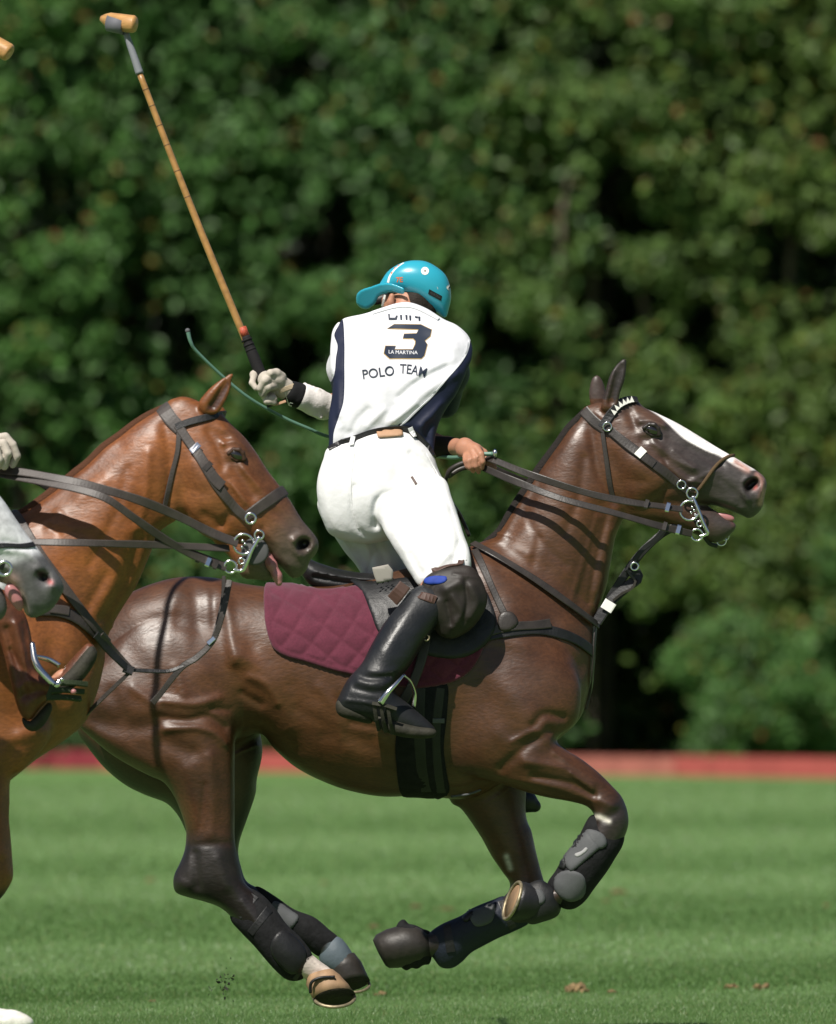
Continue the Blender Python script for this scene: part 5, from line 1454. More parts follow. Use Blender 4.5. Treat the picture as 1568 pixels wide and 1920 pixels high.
# mallet
mal = empty('polo_mallet', P(500, 730, .24), 'polo mallet with a bamboo shaft raised by the rider in white', 'mallet')
M_cane = mat('bamboo_cane', (.36, .19, .06), .4, .5, vary=[(40, .2)], coat=.2)
M_grip = mat('grip_tape', (.016, .015, .016), .8, .2, bump=[(200, .5, .003)])
A = np.array([505, 742, .27]); B = np.array([262, 138, .36]); Ht = np.array([226, 45, .375])
Lp = lambda a, b, t: tuple(np.asarray(a) * (1 - t) + np.asarray(b) * t)
bend = lambda t: (math.sin(t * math.pi) * -3, math.sin(t * math.pi) * 3)
shaft = []
for t in np.linspace(.16, 1, 13):
    q = Lp(A, B, t); bx_, by_ = bend(t); shaft.append((q[0] + bx_, q[1] + by_, q[2]))
sf = tube('shaft', shaft, [7.2, 7.0, 6.4, 6.0], M_cane, mal, n=3)
for t in (.24, .37, .50, .62, .70, .78, .84, .90, .95):
    q = Lp(A, B, t); bx_, by_ = bend(t); d2 = Lp(A, B, t + .003)
    tube('cane_node', [(q[0] + bx_, q[1] + by_, q[2]), (d2[0] + bx_, d2[1] + by_, d2[2])], 7.3 - t * 1.0, mat('cane_ring', (.15, .075, .025), .6) if t == .24 else bpy.data.materials['cane_ring'], sf)
gq = [Lp(A, B, t) for t in (-.03, .05, .12, .185)]
gr = tube('grip', gq, [11.5, 11, 11, 8.5], M_grip, mal)
for t in (.125, .14, .155, .17): tube('grip_cord', [Lp(A, B, t), Lp(A, B, t + .006)], 10.4, M_grip, gr)
tube('red_binding', [Lp(A, B, .185), Lp(A, B, .212)], 8.6, mat('red_binding', (.40, .07, .035), .6, vary=[(300, .5)]), mal)
tube('socket', [(262, 138, .36), (252, 108, .364), (236, 62, .372)], [8, 7.2, 6], mat('grey_wrap', (.20, .21, .23), .7, bump=[(200, .4, .002)]), mal)
hd = loft('head', [(189, 34, .43, 5, (1, -.35, -.3)), (197, 36, .42, 11, (1, -.35, -.2)), (206, 38, .405, 15, (1, -.35, -.16)), (226, 42, .375, 17, (1, -.35, -.16)), (250, 45, .335, 17, (1, -.35, -.16)), (254, 46, .33, 14.5, (1, -.35, -.16))], mat('mallet_wood', (.46, .25, .095), .45, .4, vary=[(30, .2)], stretch=(1, 1, 5)), mal)
loft('head_band', [(203, 42, .405, 16.6, (1, -.35, -.16)), (232, 48, .36, 17.4, (1, -.35, -.16))], mat('grey_band', (.13, .13, .15), .7), hd)
strap('wrist_thong', [(494, 752, .24), (515, 758, .24), (536, 752, .25)], 5, M_tan, mal, th=3)
# whip: a thin green rod held in the left hand
wh = tube('whip', [(352, 620, .30), (358, 642, .30), (370, 660, .31), (420, 708, .34), (470, 748, .36), (530, 782, .40), (580, 804, .42), (614, 818, .44), (700, 838, .44), (800, 852, .24), (850, 858, .06), (890, 852, -.03), (925, 851, -.05)], [4.2, 3.0, 3.0, 3.2, 3.2, 3.6, 4, 4.2], mat('green_rod', (.10, .20, .15), .4, .5), None)
tag(wh, 'thin green whip in the left hand of the rider in white, behind the back', 'whip')
ball('whip_tip', 352, 620, .30, 5, M_neogrey, wh, seg=8)
ball('whip_knob', 928, 850, -.055, 7, M_metal, wh, seg=8, sc=(.6, 1, 1.2))
# ------------------------------------------------------------------ the chestnut pony that overlaps the dark one, nearer the camera
CY = -1.75
DX = -923
sh_ = lambda L: [(a + DX, b) for a, b in L]
neckC = [(-90, 1030), (-30, 990), (25, 967), (50, 957), (100, 921), (142, 887), (167, 866), (196, 837), (225, 816), (250, 796), (275, 779), (300, 765), (318, 756), (346, 750), (375, 790), (388, 880), (360, 945), (335, 972), (310, 988), (293, 1005), (284, 1033), (272, 1062), (255, 1100), (234, 1133), (212, 1171), (195, 1215), (188, 1250), (150, 1320), (40, 1340), (-60, 1250)]
headC = [(314, 762), (332, 748), (350, 745), (372, 752), (395, 765), (417, 778), (437, 799), (459, 820), (481, 849), (502, 882), (523, 909), (544, 938), (564, 971), (581, 992), (593, 1007), (598, 1022), (593, 1038), (581, 1052), (576, 1068), (562, 1082), (547, 1084), (531, 1069), (514, 1051), (503, 1038), (488, 1030), (460, 1020), (430, 1017), (400, 1012), (376, 1000), (352, 974), (330, 930), (316, 850)]
jawC = [(410, 985), (450, 1000), (490, 1024), (505, 1040), (513, 1056), (518, 1074), (508, 1088), (479, 1087), (456, 1084), (446, 1070), (428, 1042), (400, 1014)]
earC = [(371, 758), (388, 733), (409, 715), (441, 695), (437, 706), (431, 735), (419, 760), (408, 775), (384, 776)]
earC2 = [(385, 772), (402, 755), (418, 762), (425, 776), (410, 786)]
flC = [(-90, 1300), (40, 1290), (95, 1370), (48, 1440), (21, 1458), (18, 1506), (17, 1535), (20, 1570), (23, 1608), (25, 1640), (22, 1653), (10, 1674), (-8, 1695), (-40, 1725), (-90, 1775), (-130, 1800), (-150, 1780), (-118, 1730), (-80, 1685), (-66, 1640), (-62, 1560), (-68, 1480), (-90, 1400)]
ffC = [(-170, 1400), (-60, 1380), (20, 1440), (-20, 1500), (-60, 1560), (-110, 1620), (-140, 1680), (-200, 1760), (-230, 1820), (-260, 1810), (-235, 1740), (-190, 1660), (-170, 1600), (-165, 1500)]
cs = [([(95, 990), (110, 1000)], 9, -.008), ([(110, 960), (130, 985), (170, 990)], 8, .005), ([(240, 880), (220, 960), (170, 1060)], 8, -.004), ([(280, 850), (275, 930), (260, 990)], 8, .005), ([(200, 1080), (160, 1150)], 9, -.005), ([(225, 840), (120, 935), (40, 985)], 16, -.006), ([(240, 1000), (215, 1090), (170, 1170)], 16, .007), ([(262, 1010), (235, 1090), (195, 1160)], 9, -.008), ([(290, 830), (240, 930), (150, 1020)], 34, .007), ([(310, 800), (320, 880), (312, 950)], 10, -.007),
      ([(60, 975), (100, 1010), (120, 1060)], 14, -.004), ([(150, 930), (200, 900)], 12, .004)]
hs = [([(430, 905), (470, 950), (490, 985)], 3.5, .004), ([(455, 880), (490, 915)], 3.5, .003), ([(400, 800), (440, 815), (470, 850)], 8, .006), ([(392, 810), (415, 850), (418, 880)], 7, -.006), ([(520, 960), (550, 990)], 8, -.004), ([(500, 1000), (530, 1030)], 8, .004), ([(370, 880), (400, 930), (360, 950)], 30, .013), ([(345, 830), (375, 900)], 24, .006), ([(415, 985), (440, 950), (430, 900)], 8, -.007), ([(443, 848)], 14, .012), ([(420, 832), (446, 828), (466, 842)], 6, .010), ([(428, 868), (452, 864)], 7, -.006), ([(400, 800), (425, 825)], 9, -.007),
      ([(452, 868), (480, 905), (500, 930)], 7, .006), ([(440, 880), (475, 930)], 8, -.006), ([(430, 900), (460, 945)], 6, .005), ([(552, 1012), (572, 1003), (590, 1012), (588, 1032)], 7, .010), ([(552, 1016), (552, 1032), (562, 1042)], 6, .008), ([(570, 1020)], 10, -.032), ([(505, 1035), (545, 1060)], 10, .006), ([(400, 1000), (450, 1012)], 8, .005), ([(385, 965), (420, 985)], 8, -.005)]
cp_ = [pol(sh_(trunk_poly), CY, c=[(DX + 250, 1250, 1.35), (DX + 640, 1300, 1.55), (DX + 1000, 1250, 1.3), (DX + 1090, 1250, 1.0)], strokes=[(sh_(a), b, c) for a, b, c in body_strokes]),
       pol(neckC, CY, c=[(50, 1050, .62), (200, 900, .5), (330, 820, .55)], k=.04, strokes=cs), pol(headC, CY, c=[(380, 850, .75), (480, 900, .95), (570, 1020, 1.1)], k=.022, strokes=hs), pol(jawC, CY, c=1.3, k=.012),
       pol(flC, CY - .13, c=[(0, 1330, .7), (-20, 1450, 1.3), (-20, 1600, 1.9)], k=.03, strokes=[([(0, 1480), (4, 1600)], 8, .005), ([(-15, 1460), (-12, 1620)], 7, -.006), ([(40, 1380), (70, 1370)], 14, .010), ([(30, 1400), (10, 1450)], 10, -.006)]), pol(ffC, CY + .13, c=1.7, k=.03),
       pol(sh_(nh_poly), [(DX + a, b, CY + v) for a, b, v in near_h], c=[(DX + 290, 1250, .62), (DX + 300, 1380, .8), (DX + 390, 1480, 1.3), (DX + 390, 1640, 1.5), (DX + 500, 1760, 2.0)], k=.04, strokes=[(sh_(a), b, c) for a, b, c in nh_strokes]),
       pol(sh_(fh_poly), [(DX + a, b, CY + v) for a, b, v in far_h], c=[(DX + 290, 1250, .7), (DX + 400, 1480, 1.2), (DX + 400, 1640, 1.5)], k=.03),
       pol(earC, CY - .045, c=.7, k=.015, strokes=[([(430, 712), (414, 740), (400, 762)], 8, -.02)]), pol(earC2, CY + .05, c=.8, k=.012)]
s_ = Solid(cp_, .0058); CV, CQ = s_.mesh(); CV = relax(CV, CQ, 1)
px, py = to_px(CV); n1 = vnoise(CV, 13, 4); n2 = vnoise(CV, 45, 5)
c = np.tile(np.array([.195, .064, .016]), (len(CV), 1)) * (1 + .12 * n1 + .08 * n2)[:, None]
c = mixc(c, (.13, .040, .012), np.exp(-(seg_d(px, py, [(30, 990), (140, 905), (300, 775)]) / 14) ** 2) * .8)
c = mixc(c, (.22, .085, .028), .6 * np.exp(-(seg_d(px, py, [(350, 930), (400, 960)]) / 50) ** 2))
c = mixc(c, (.075, .032, .016), .75 * np.exp(-(seg_d(px, py, [(440, 805), (480, 870), (520, 930)]) / 20) ** 2))
c = mixc(c, (.045, .022, .014), .85 * np.exp(-(((px - 443) / 22) ** 2 + ((py - 858) / 15) ** 2)))
mz = 1 / (1 + np.exp(-((px - 505) * .7 + (py - 985) * .55 + 8 * n1) / 14)) * (px > 400) * (py > 880)
c = mixc(c, (.068, .056, .048), mz * .92)
c = mixc(c, (.006, .004, .004), np.clip(in_poly(px, py, [(553, 1018), (562, 1010), (578, 1010), (585, 1018), (578, 1030), (564, 1034), (555, 1030)]) / 4, 0, 1) * (px > 500))
c = mixc(c, (.06, .022, .012), np.clip(in_poly(px, py, [(382, 768), (400, 745), (422, 718), (434, 704), (428, 735), (414, 762), (400, 772)]) / 5, 0, 1))
c = mixc(c, (.02, .014, .012), np.clip((py - 1655) / 25, 0, 1) * .95)
M_coat2 = mat('chestnut_coat', (.2, .07, .02), .47, .55, attr=True, vary=[(6, .2), (26, .16), (130, .2)], bump=[(5, .28, .02), (15, .2, .010), (130, .42, .0022)], rvar=.10, stretch=(.45, 1, 1, 0, -.6, 0))
chest = empty('polo_pony', P(-300, 1300, CY), 'chestnut polo pony at the left with its head over the rump of the dark horse', 'horse', 'polo ponies')
mk('body', CV, CQ, M_coat2, chest, col=np.clip(c, .003, 1))
CT = bvh((CV, CQ))
set_eye(444, 853, CT, chest, .4, mat('chestnut_eyelid', (.05, .024, .014), .6, .3))
M_mane2 = mat('chestnut_mane', (.085, .035, .018), .85, .2, bump=[(220, .9, .006)])
tube('mane', [(a + 2, b + 4, CY) for a, b in [(-80, 1020), (-25, 987), (25, 966), (50, 956), (100, 920), (142, 886), (167, 866), (196, 837), (225, 816), (250, 796), (275, 779), (300, 766), (318, 758)]], [10, 13, 12, 9], M_mane2, chest)
solid('tongue', [caps([(500, 1040, CY - .02, 9), (510, 1060, CY - .03, 9), (520, 1080, CY - .035, 8), (523, 1092, CY - .035, 6.5)], k=.01)], .003, M_bit, chest)

M_rein = mat('grey_brown_leather', (.050, .040, .036), .5, .45, vary=[(30, .2)], bump=[(160, .25, .002)])
cb = empty('bridle', P(400, 880, CY - .1), 'dark leather bridle with a round bit guard on the chestnut horse head', 'bridle')
strap('crownpiece', [(304, 763), (314, 778), (326, 793), (338, 804)], 26, M_rein, cb, CT, off=2, th=4, yg=CY)
strap('browband', [(330, 802), (346, 795), (366, 789), (390, 783), (408, 778), (420, 776)], 13, M_black, cb, CT, off=4, th=5, yg=CY)
strap('cheekpiece', [(334, 798), (350, 822), (370, 850), (395, 893), (420, 928), (445, 956), (468, 974)], 17, M_rein, cb, CT, off=4, th=4, yg=CY)
strap('cheek_billet', [(366, 843), (385, 874), (405, 903), (416, 912)], 19, M_rein, cb, CT, off=9, th=3, yg=CY)
strap('keeper', [(363, 838), (370, 846)], 21, M_metal, cb, CT, off=12, th=2, yg=CY); strap('keeper', [(385, 872), (392, 879)], 20, M_leather, cb, CT, off=12, th=2, yg=CY)
strap('throat_latch', [(336, 812), (333, 850), (322, 890), (312, 930), (307, 952)], 9, M_rein, cb, CT, off=3, th=4, yg=CY)
strap('noseband', [(466, 966), (485, 952), (505, 938), (522, 926), (538, 917)], 20, M_rein, cb, CT, off=3, th=5, yg=CY)
yb = CY - .105
bdsk = loft('bit_guard', [(478, 1034, yb + .03, 25, (-.1, -1, .15)), (478, 1034, yb + .012, 25, (-.1, -1, .15)), (478, 1034, yb + .008, 21, (-.1, -1, .15))], mat('grey_rubber', (.07, .07, .07), .7, .3), cb)
ring('buckle', 470, 972, yb, 9, 2.6, M_metal, cb)
ring('bit_ring', 457, 1020, yb, 18, 2.4, M_metal, cb); ring('bit_ring', 432, 1063, yb, 11, 2.4, M_metal, cb); ring('bit_ring', 453, 1052, yb, 5, 1.8, M_metal, cb); ring('bit_ring', 486, 1003, yb, 8, 2, M_metal, cb)
tube('bit_shank', [(487, 1006, yb - .004), (472, 1032, yb - .006), (464, 1052, yb - .005), (456, 1068, yb), (446, 1070, yb), (438, 1068, yb)], [3.2, 3.8, 3.6, 3], M_metal, cb)
for a, b in ((455, 1014), (460, 1020), (454, 1026)): ball('chain_link', a, b, yb + .004, 3.4, M_metal, cb, seg=6)
rc = empty('reins', P(220, 960, CY - .2), 'long grey brown reins running from the white glove to the chestnut horse bit', 'reins')
strap('rein', [(-30, 876, CY - .10), (0, 880, CY - .12), (60, 888, CY - .16), (150, 906, CY - .21), (250, 934, CY - .21), (330, 966, CY - .17), (400, 1000, CY - .13), (446, 1018, CY - .105)], 16, M_rein, rc, th=4)
strap('rein', [(-20, 884, CY - .10), (20, 892, CY - .13), (90, 906, CY - .19), (150, 918, CY - .23), (200, 935, CY - .25), (250, 970, CY - .23), (300, 1005, CY - .19), (360, 1040, CY - .14), (424, 1064, CY - .105)], 14, M_rein, rc, th=4)
strap('rein', [(-60, 1013, CY - .2), (50, 1016, CY - .24), (120, 1017, CY - .26), (200, 1019, CY - .24), (300, 1022, CY - .18), (430, 1028, CY - .10)], 13, M_rein, rc, th=4)
strap('far_rein', [(10, 890, CY + .0), (60, 900, CY + .05), (100, 920, CY + .12), (200, 970, CY + .14), (420, 1060, CY + .1)], 12, M_rein, rc, th=4)
for a, b in ((372, 1046), (390, 1053), (404, 1058)): strap('keeper', [(a - 3, b - 1, CY - .128), (a + 4, b + 2, CY - .126)], 18, M_metal if a == 390 else M_leather, rc, th=6)
cbp = empty('breastplate', P(160, 1180, CY - .2), 'grey brown leather breastplate on the neck and chest of the chestnut horse', 'breastplate')
strap('neck_strap', [(18, 952), (32, 970), (70, 1030), (105, 1080), (140, 1132), (170, 1172), (196, 1205)], 16, M_rein, cbp, CT, off=14, th=4, sm=6, yg=CY)
strap('neck_strap', [(188, 1192, CY - .12), (215, 1225, CY - .07), (244, 1256, CY - .05)], 16, M_rein, cbp, th=4)
strap('collar_strap', [(60, 1146), (95, 1145), (125, 1152), (150, 1164), (172, 1180), (188, 1200)], 22, M_leather, cbp, CT, off=8, th=5, yg=CY)
strap('collar_strap', [(180, 1190, CY - .13), (205, 1220, CY - .09), (244, 1258, CY - .05)], 14, M_black, cbp, th=5)
strap('collar_tip', [(90, 1144), (108, 1145), (126, 1148)], 17, M_rein, cbp, CT, off=14, th=4, yg=CY)
strap('join', [(232, 1252, CY - .055), (250, 1259, CY - .055)], 17, M_black, cbp, th=8)
cm = empty('martingale', P(330, 1230, CY - .05), 'thin dark martingale straps hanging from the chestnut horse chin to its chest', 'martingale')
strap('strap', [(430, 1088, CY), (424, 1120, CY - .02), (416, 1155, CY - .03), (400, 1200, CY - .03), (370, 1232, CY - .03), (340, 1252, CY - .03), (300, 1302, CY - .03), (286, 1318, CY - .03)], 11, M_leather, cm, th=5)
strap('strap', [(420, 1080, CY + .02), (418, 1120, CY + .01), (410, 1160, CY), (398, 1202, CY - .02)], 7, M_leather, cm, th=4)
strap('strap', [(244, 1256, CY - .05), (280, 1258, CY - .04), (318, 1258, CY - .03), (344, 1248, CY - .03)], 7, M_black, cm, th=5)
strap('strap', [(244, 1260, CY - .05), (210, 1292, CY - .05), (175, 1326, CY - .04), (138, 1362, CY - .02), (110, 1390, CY)], 7, M_leather, cm, th=4)
strap('buckle', [(390, 1207, CY - .036), (402, 1196, CY - .036)], 8, M_metal, cm, th=4)

# ------------------------------------------------------------------ the chestnut's rider: only a glove, a boot and the end of a mallet come into the picture
M_bboot = mat('brown_boot', (.105, .034, .015), .45, .45, vary=[(14, .4), (60, .2)], bump=[(16, .4, .01), (120, .3, .003)], rvar=.1)
r2 = empty('person', P(-150, 1000, CY), 'person on the chestnut horse at the left edge: white glove and brown leather boot showing', 'person')
RY = CY
b2 = [caps([(-190, 960, RY, 70), (-215, 800, RY, 62), (-225, 690, RY, 66), (-215, 630, RY, 34), (-210, 590, RY, 30)], k=.05), caps([(-212, 560, RY, 52), (-200, 540, RY, 54)], k=.03),
      caps([(-222, 670, RY - .15, 38), (-215, 780, RY - .26, 28), (-130, 835, RY - .2, 25), (-60, 845, RY - .14, 17), (-30, 845, RY - .13, 17)], k=.03),
      caps([(-222, 670, RY + .15, 38), (-150, 740, RY + .26, 28), (-90, 740, RY + .22, 24), (-48, 730, RY + .22, 17)], k=.03), caps([(-48, 730, RY + .22, 15), (-30, 740, RY + .22, 15)], k=.02),
      caps([(-190, 990, RY - .1, 60), (-50, 1090, RY - .30, 42), (-10, 1130, RY - .33, 24), (25, 1190, RY - .345, 17), (58, 1285, RY - .355, 12), (72, 1296, RY - .355, 10), (115, 1268, RY - .36, 7), (140, 1248, RY - .36, 5)], k=.03),
      caps([(-190, 990, RY + .1, 60), (-50, 1090, RY + .30, 42), (20, 1240, RY + .34, 30), (60, 1290, RY + .34, 22), (140, 1250, RY + .34, 12)], k=.03)]
solid('body', b2, .0062, M_skin, r2)
solid('jersey', [caps([(-195, 900, RY, 80), (-215, 800, RY, 76), (-225, 690, RY, 76), (-215, 640, RY, 46)], k=.05), caps([(-222, 670, RY - .15, 46), (-215, 770, RY - .25, 36)], k=.03), caps([(-222, 670, RY + .15, 46), (-160, 735, RY + .25, 36)], k=.03)], .007, M_shirt, r2)
solid('breeches', [caps([(-190, 990, RY, 86), (-190, 930, RY, 80)], k=.05), caps([(-190, 990, RY - .1, 68), (-50, 1090, RY - .30, 49), (-30, 1108, RY - .32, 46)], k=.03), caps([(-190, 990, RY + .1, 68), (-50, 1090, RY + .30, 49)], k=.03)], .007, M_breech, r2)
solid('helmet', [caps([(-212, 545, RY, 66), (-206, 535, RY, 68)], k=.02), pol([(-215, 552), (-150, 540), (-95, 560), (-90, 568), (-150, 560), (-210, 566)], RY, c=6, k=.01)], .006, M_black, r2)
solid('glove', [caps([(-60, 846, RY - .14, 22), (-30, 842, RY - .13, 23), (-8, 842, RY - .12, 20)], k=.015)] + [
    caps([(-12, 822, RY - .14, 8), (10, 819, RY - .15, 7.6), (24, 834, RY - .155, 7.2), (32, 855, RY - .15, 6.8), (24, 872, RY - .14, 6.2)], k=.003), caps([(-14, 832, RY - .16, 9), (6, 832, RY - .175, 8.4), (14, 850, RY - .18, 8), (8, 874, RY - .165, 7.4)], k=.003),
    caps([(-20, 840, RY - .17, 9), (-8, 842, RY - .19, 8.4), (-2, 862, RY - .19, 8), (-8, 880, RY - .17, 7.4)], k=.003), caps([(-26, 850, RY - .17, 8), (-18, 866, RY - .185, 7.6), (-20, 882, RY - .17, 7)], k=.003), caps([(-20, 822, RY - .10, 9), (0, 822, RY - .08, 8.6), (14, 836, RY - .08, 8), (16, 852, RY - .09, 7.4)], k=.003)], .0034, M_glove, r2)
solid('glove', [caps([(-52, 728, RY + .22, 20), (-28, 740, RY + .22, 22)], k=.015)] + [caps([(-30 - 6 * k, 726 + 10 * k, RY + .19, 9), (-16 - 4 * k, 730 + 10 * k, RY + .17, 8.5), (-14 - 4 * k, 738 + 10 * k, RY + .2, 8)], k=.004) for k in range(4)], .004, M_glove, r2)
bsh = [(-40, 1090), (0, 1100), (40, 1140), (56, 1180), (62, 1225), (64, 1255), (84, 1268), (106, 1268), (130, 1240), (150, 1219), (164, 1206), (175, 1210), (180, 1224), (172, 1246), (154, 1270), (130, 1290), (108, 1302), (90, 1314), (74, 1330), (58, 1350), (42, 1345), (30, 1318), (18, 1270), (2, 1210), (-20, 1160), (-50, 1130)]
b_, bg2 = solid('boot', [pol(bsh, RY - .36, c=[(20, 1170, 1.8), (50, 1300, 2.0), (150, 1235, 2.4)], strokes=[([(14, 1180), (30, 1240), (48, 1300)], 7, -.010), ([(30, 1170), (46, 1230), (58, 1285)], 7, .009), ([(46, 1170), (54, 1230), (62, 1262)], 5, -.009), ([(20, 1220), (44, 1255), (66, 1268)], 6, -.007), ([(34, 1290), (60, 1276), (90, 1282)], 6, .007), ([(38, 1310), (70, 1296), (96, 1296)], 6, -.007), ([(46, 1330), (70, 1312)], 7, .005)])], .0042, M_bboot, r2)
solid('sole', [pol([(100, 1284), (128, 1258), (150, 1232), (168, 1212), (178, 1214), (183, 1228), (174, 1250), (156, 1275), (132, 1294), (110, 1302), (96, 1300)], RY - .385, c=1.6)], .0036, M_sole2, b_)
solid('heel', [pol([(40, 1342), (56, 1352), (76, 1332), (92, 1316), (98, 1330), (84, 1358), (64, 1372), (46, 1364)], RY - .36, c=2)], .004, M_sole2, b_)
s2 = empty('stirrup', P(115, 1285, RY - .4), 'steel stirrup with a green tread under the brown boot at the left', 'stirrup')
tube('arm', [(60, 1205, RY - .41), (66, 1240, RY - .43), (80, 1262, RY - .44), (104, 1284, RY - .445), (112, 1276, RY - .44)], [5, 7, 6.5, 5], M_metal, s2)
tube('arm', [(64, 1230, RY - .33), (90, 1236, RY - .31), (112, 1248, RY - .31)], [4, 5, 5], M_metal, s2)
M_tread = mat('green_tread', (.030, .042, .020), .8, .3, bump=[(90, .6, .004)])
for a, b in ((0, 0), (-6, 14), (-12, 27)): strap('tread_bar', [(100 + a, 1281 + b, RY - .45), (132 + a, 1280 + b, RY - .43), (163 + a, 1283 + b, RY - .39)], 10, M_tread, s2, th=10)
strap('tread_side', [(100, 1280, RY - .45), (90, 1308, RY - .45)], 8, M_tread, s2, th=8)
ball('rivet', 116, 1274, RY - .46, 4, M_metal, s2, seg=8); ball('rivet', 138, 1297, RY - .43, 5, M_bit, s2, seg=8)
sl = empty('saddle', P(-200, 1080, RY), 'brown saddle with a dark girth on the chestnut horse at the left edge', 'saddle')
solid('seat', [pol([(-372, 1052), (-340, 1050), (-260, 1072), (-160, 1074), (-80, 1050), (-50, 1040), (-40, 1070), (-120, 1110), (-240, 1112), (-350, 1090)], RY, c=5, hmax=.2)], .008, M_strapb, sl)
strap('stirrup_leather', [(-30, 1120), (10, 1160), (40, 1200)], 16, M_leather, sl, CT, off=14, th=4, yg=CY)
m2 = empty('polo_mallet', P(-50, 740, RY + .2), 'end of a wooden mallet head at the upper left edge, held by the chestnut rider', 'mallet')
MY = -1.1
tube('shaft', [(-20, 765, MY), (-22, 500, MY), (-26, 250, MY), (-30, 90, MY)], [7.5, 7, 6.5, 6], M_cane, m2)
tube('grip', [(-19, 770, MY), (-20, 690, MY)], 11, M_grip, m2)
loft('head', [(-76, 44, MY + .03, 13, (.82, -.3, -.5)), (-70, 48, MY + .03, 16, (.82, -.3, -.5)), (14, 97, MY - .03, 17, (.82, -.3, -.5)), (17, 99, MY - .033, 16, (.82, -.3, -.5)), (19, 100, MY - .035, 13, (.82, -.3, -.5))], bpy.data.materials['mallet_wood'], m2)

# ------------------------------------------------------------------ the grey pony whose muzzle comes in at the left edge, nearest the camera
GY_ = -2.65
gh = [(-330, 780), (-240, 760), (-150, 800), (-60, 870), (0, 930), (28, 970), (58, 1012), (84, 1044), (104, 1070), (117, 1090), (120, 1106), (112, 1122), (98, 1142), (78, 1154), (60, 1160), (46, 1150), (40, 1130), (28, 1108), (8, 1094), (-20, 1088), (-80, 1080), (-150, 1060), (-230, 1010), (-300, 940)]
gj = [(-160, 1050), (-80, 1078), (-30, 1090), (0, 1100), (12, 1124), (12, 1150), (-4, 1166), (-30, 1166), (-90, 1140), (-160, 1110), (-200, 1070)]
gn = [(-520, 900), (-420, 820), (-330, 770), (-250, 800), (-230, 960), (-260, 1060), (-330, 1180), (-400, 1260), (-560, 1240), (-700, 1100)]
gst = [([(70, 1068), (88, 1072), (104, 1086), (100, 1100)], 8, .010), ([(84, 1082)], 11, -.03), ([(0, 1030), (50, 1036), (80, 1060)], 6, .008), ([(10, 1018), (50, 1024)], 6, -.006), ([(30, 1090), (60, 1130)], 10, .006)]
gp_ = [pol(gh, GY_, c=[(-200, 900, .8), (0, 1020, 1.0), (90, 1100, 1.15)], k=.02, strokes=gst), pol(gj, GY_, c=1.3, k=.012), pol(gn, GY_, c=.55, k=.05),
       pol([(-1500, 1200), (-1450, 1090), (-1300, 1060), (-1000, 1080), (-760, 1040), (-600, 1060), (-480, 1130), (-420, 1230), (-440, 1330), (-520, 1420), (-700, 1490), (-1000, 1480), (-1300, 1420), (-1450, 1330)], GY_, c=1.35, k=.05),
       pol([(-600, 1300), (-480, 1250), (-430, 1330), (-350, 1440), (-230, 1600), (-130, 1730), (-60, 1830), (-10, 1886), (30, 1894), (58, 1908), (64, 1922), (30, 1940), (-20, 1936), (-60, 1900), (-150, 1800), (-260, 1680), (-400, 1540), (-540, 1450)], GY_ - .13, c=1.7, k=.03),
       pol([(-620, 1300), (-500, 1280), (-460, 1400), (-440, 1600), (-450, 1760), (-430, 1900), (-470, 1920), (-500, 1760), (-500, 1600), (-560, 1450)], GY_ + .13, c=1.7, k=.03),
       pol([(-1480, 1200), (-1340, 1200), (-1260, 1350), (-1300, 1520), (-1270, 1640), (-1330, 1800), (-1330, 1900), (-1390, 1910), (-1380, 1760), (-1360, 1640), (-1400, 1500), (-1490, 1360)], GY_ - .13, c=1.4, k=.03),
       pol([(-1480, 1200), (-1340, 1200), (-1240, 1350), (-1250, 1520), (-1200, 1620), (-1230, 1780), (-1210, 1880), (-1260, 1900), (-1290, 1760), (-1300, 1640), (-1340, 1500), (-1460, 1360)], GY_ + .13, c=1.4, k=.03),
       pol([(-280, 790), (-265, 740), (-250, 720), (-240, 750), (-240, 800)], GY_ - .05, c=.7, k=.015), pol([(-300, 790), (-290, 745), (-276, 728), (-266, 760), (-270, 800)], GY_ + .05, c=.7, k=.015)]
s_ = Solid(gp_, .0075); GV, GQ = s_.mesh(); GV = relax(GV, GQ, 1)
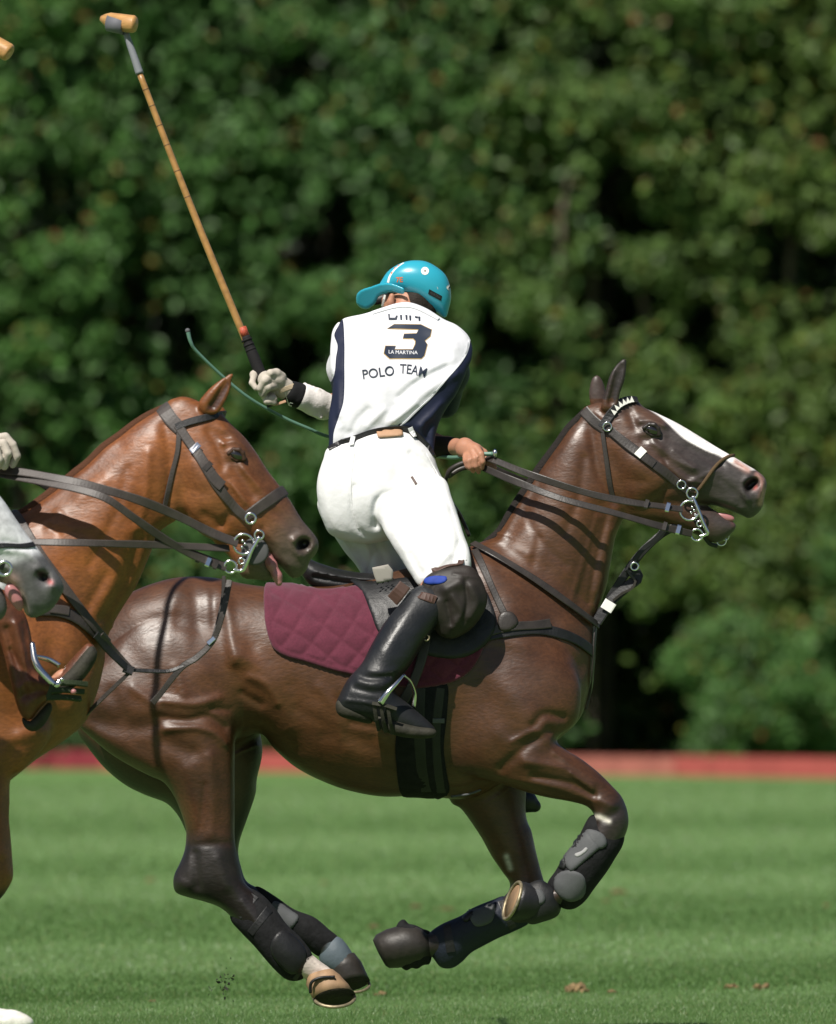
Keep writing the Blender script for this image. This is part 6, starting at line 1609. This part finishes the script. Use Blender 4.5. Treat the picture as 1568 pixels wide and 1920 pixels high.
px, py = to_px(GV); n1 = vnoise(GV, 13, 7)
c = np.tile(np.array([.62, .62, .64]), (len(GV), 1)) * (1 + .08 * n1)[:, None]
mzl = 1 / (1 + np.exp(-((px - 20) * .35 + (py - 1056)) / 4)) * (px > -300)
c = mixc(c, (.050, .047, .047), mzl * .94 * (py < 1240))
c = mixc(c, (.45, .27, .25), np.exp(-(((px - 18) / 16) ** 2 + ((py - 1092) / 16) ** 2)) * .95)
c = mixc(c, (.004, .004, .004), np.clip(in_poly(px, py, [(62, 1066), (76, 1068), (92, 1078), (96, 1090), (84, 1094), (72, 1084)]) / 4, 0, 1))
c = mixc(c, (.40, .10, .10), np.exp(-(((px - 95) / 5) ** 2 + ((py - 1092) / 5) ** 2)))
c = mixc(c, (.42, .30, .26), np.exp(-(seg_d(px, py, [(38, 1110), (48, 1148)]) / 6) ** 2) * .8)
c = mixc(c, (.68, .66, .60), np.clip((py - 1860) / 20, 0, 1) * (px > -120))
grey = empty('polo_pony', P(-400, 1200, GY_), 'grey polo pony of which only the muzzle and a pale hoof enter at the left', 'horse', 'polo ponies')
mk('body', GV, GQ, mat('grey_coat', (.5, .5, .5), .55, .5, attr=True, vary=[(14, .16), (60, .2)], bump=[(16, .25, .012), (200, .2, .002)]), grey, col=np.clip(c, .003, 1))
GTr = bvh((GV, GQ))
set_eye(-190, 872, GTr, grey, .5, M_lid)
solid('mouth_lining', [pol([(14, 1094), (30, 1100), (42, 1120), (44, 1140), (34, 1146), (20, 1130), (8, 1110)], GY_ - .03, c=1.0)], .004, M_bit, grey)
gb = empty('bridle', P(0, 1020, GY_ - .1), 'black noseband and bit of the grey horse at the left edge', 'bridle')
strap('noseband', [(-60, 1030), (-20, 1026), (10, 1024), (40, 1026), (62, 1022)], 10, M_black, gb, GTr, off=3, th=4, yg=GY_)
ring('bit_ring', 8, 1066, GY_ - .10, 12, 3, M_metal, gb)
strap('bit_strap', [(-60, 1040), (-20, 1052), (8, 1062)], 13, M_black, gb, GTr, off=4, th=4, yg=GY_)
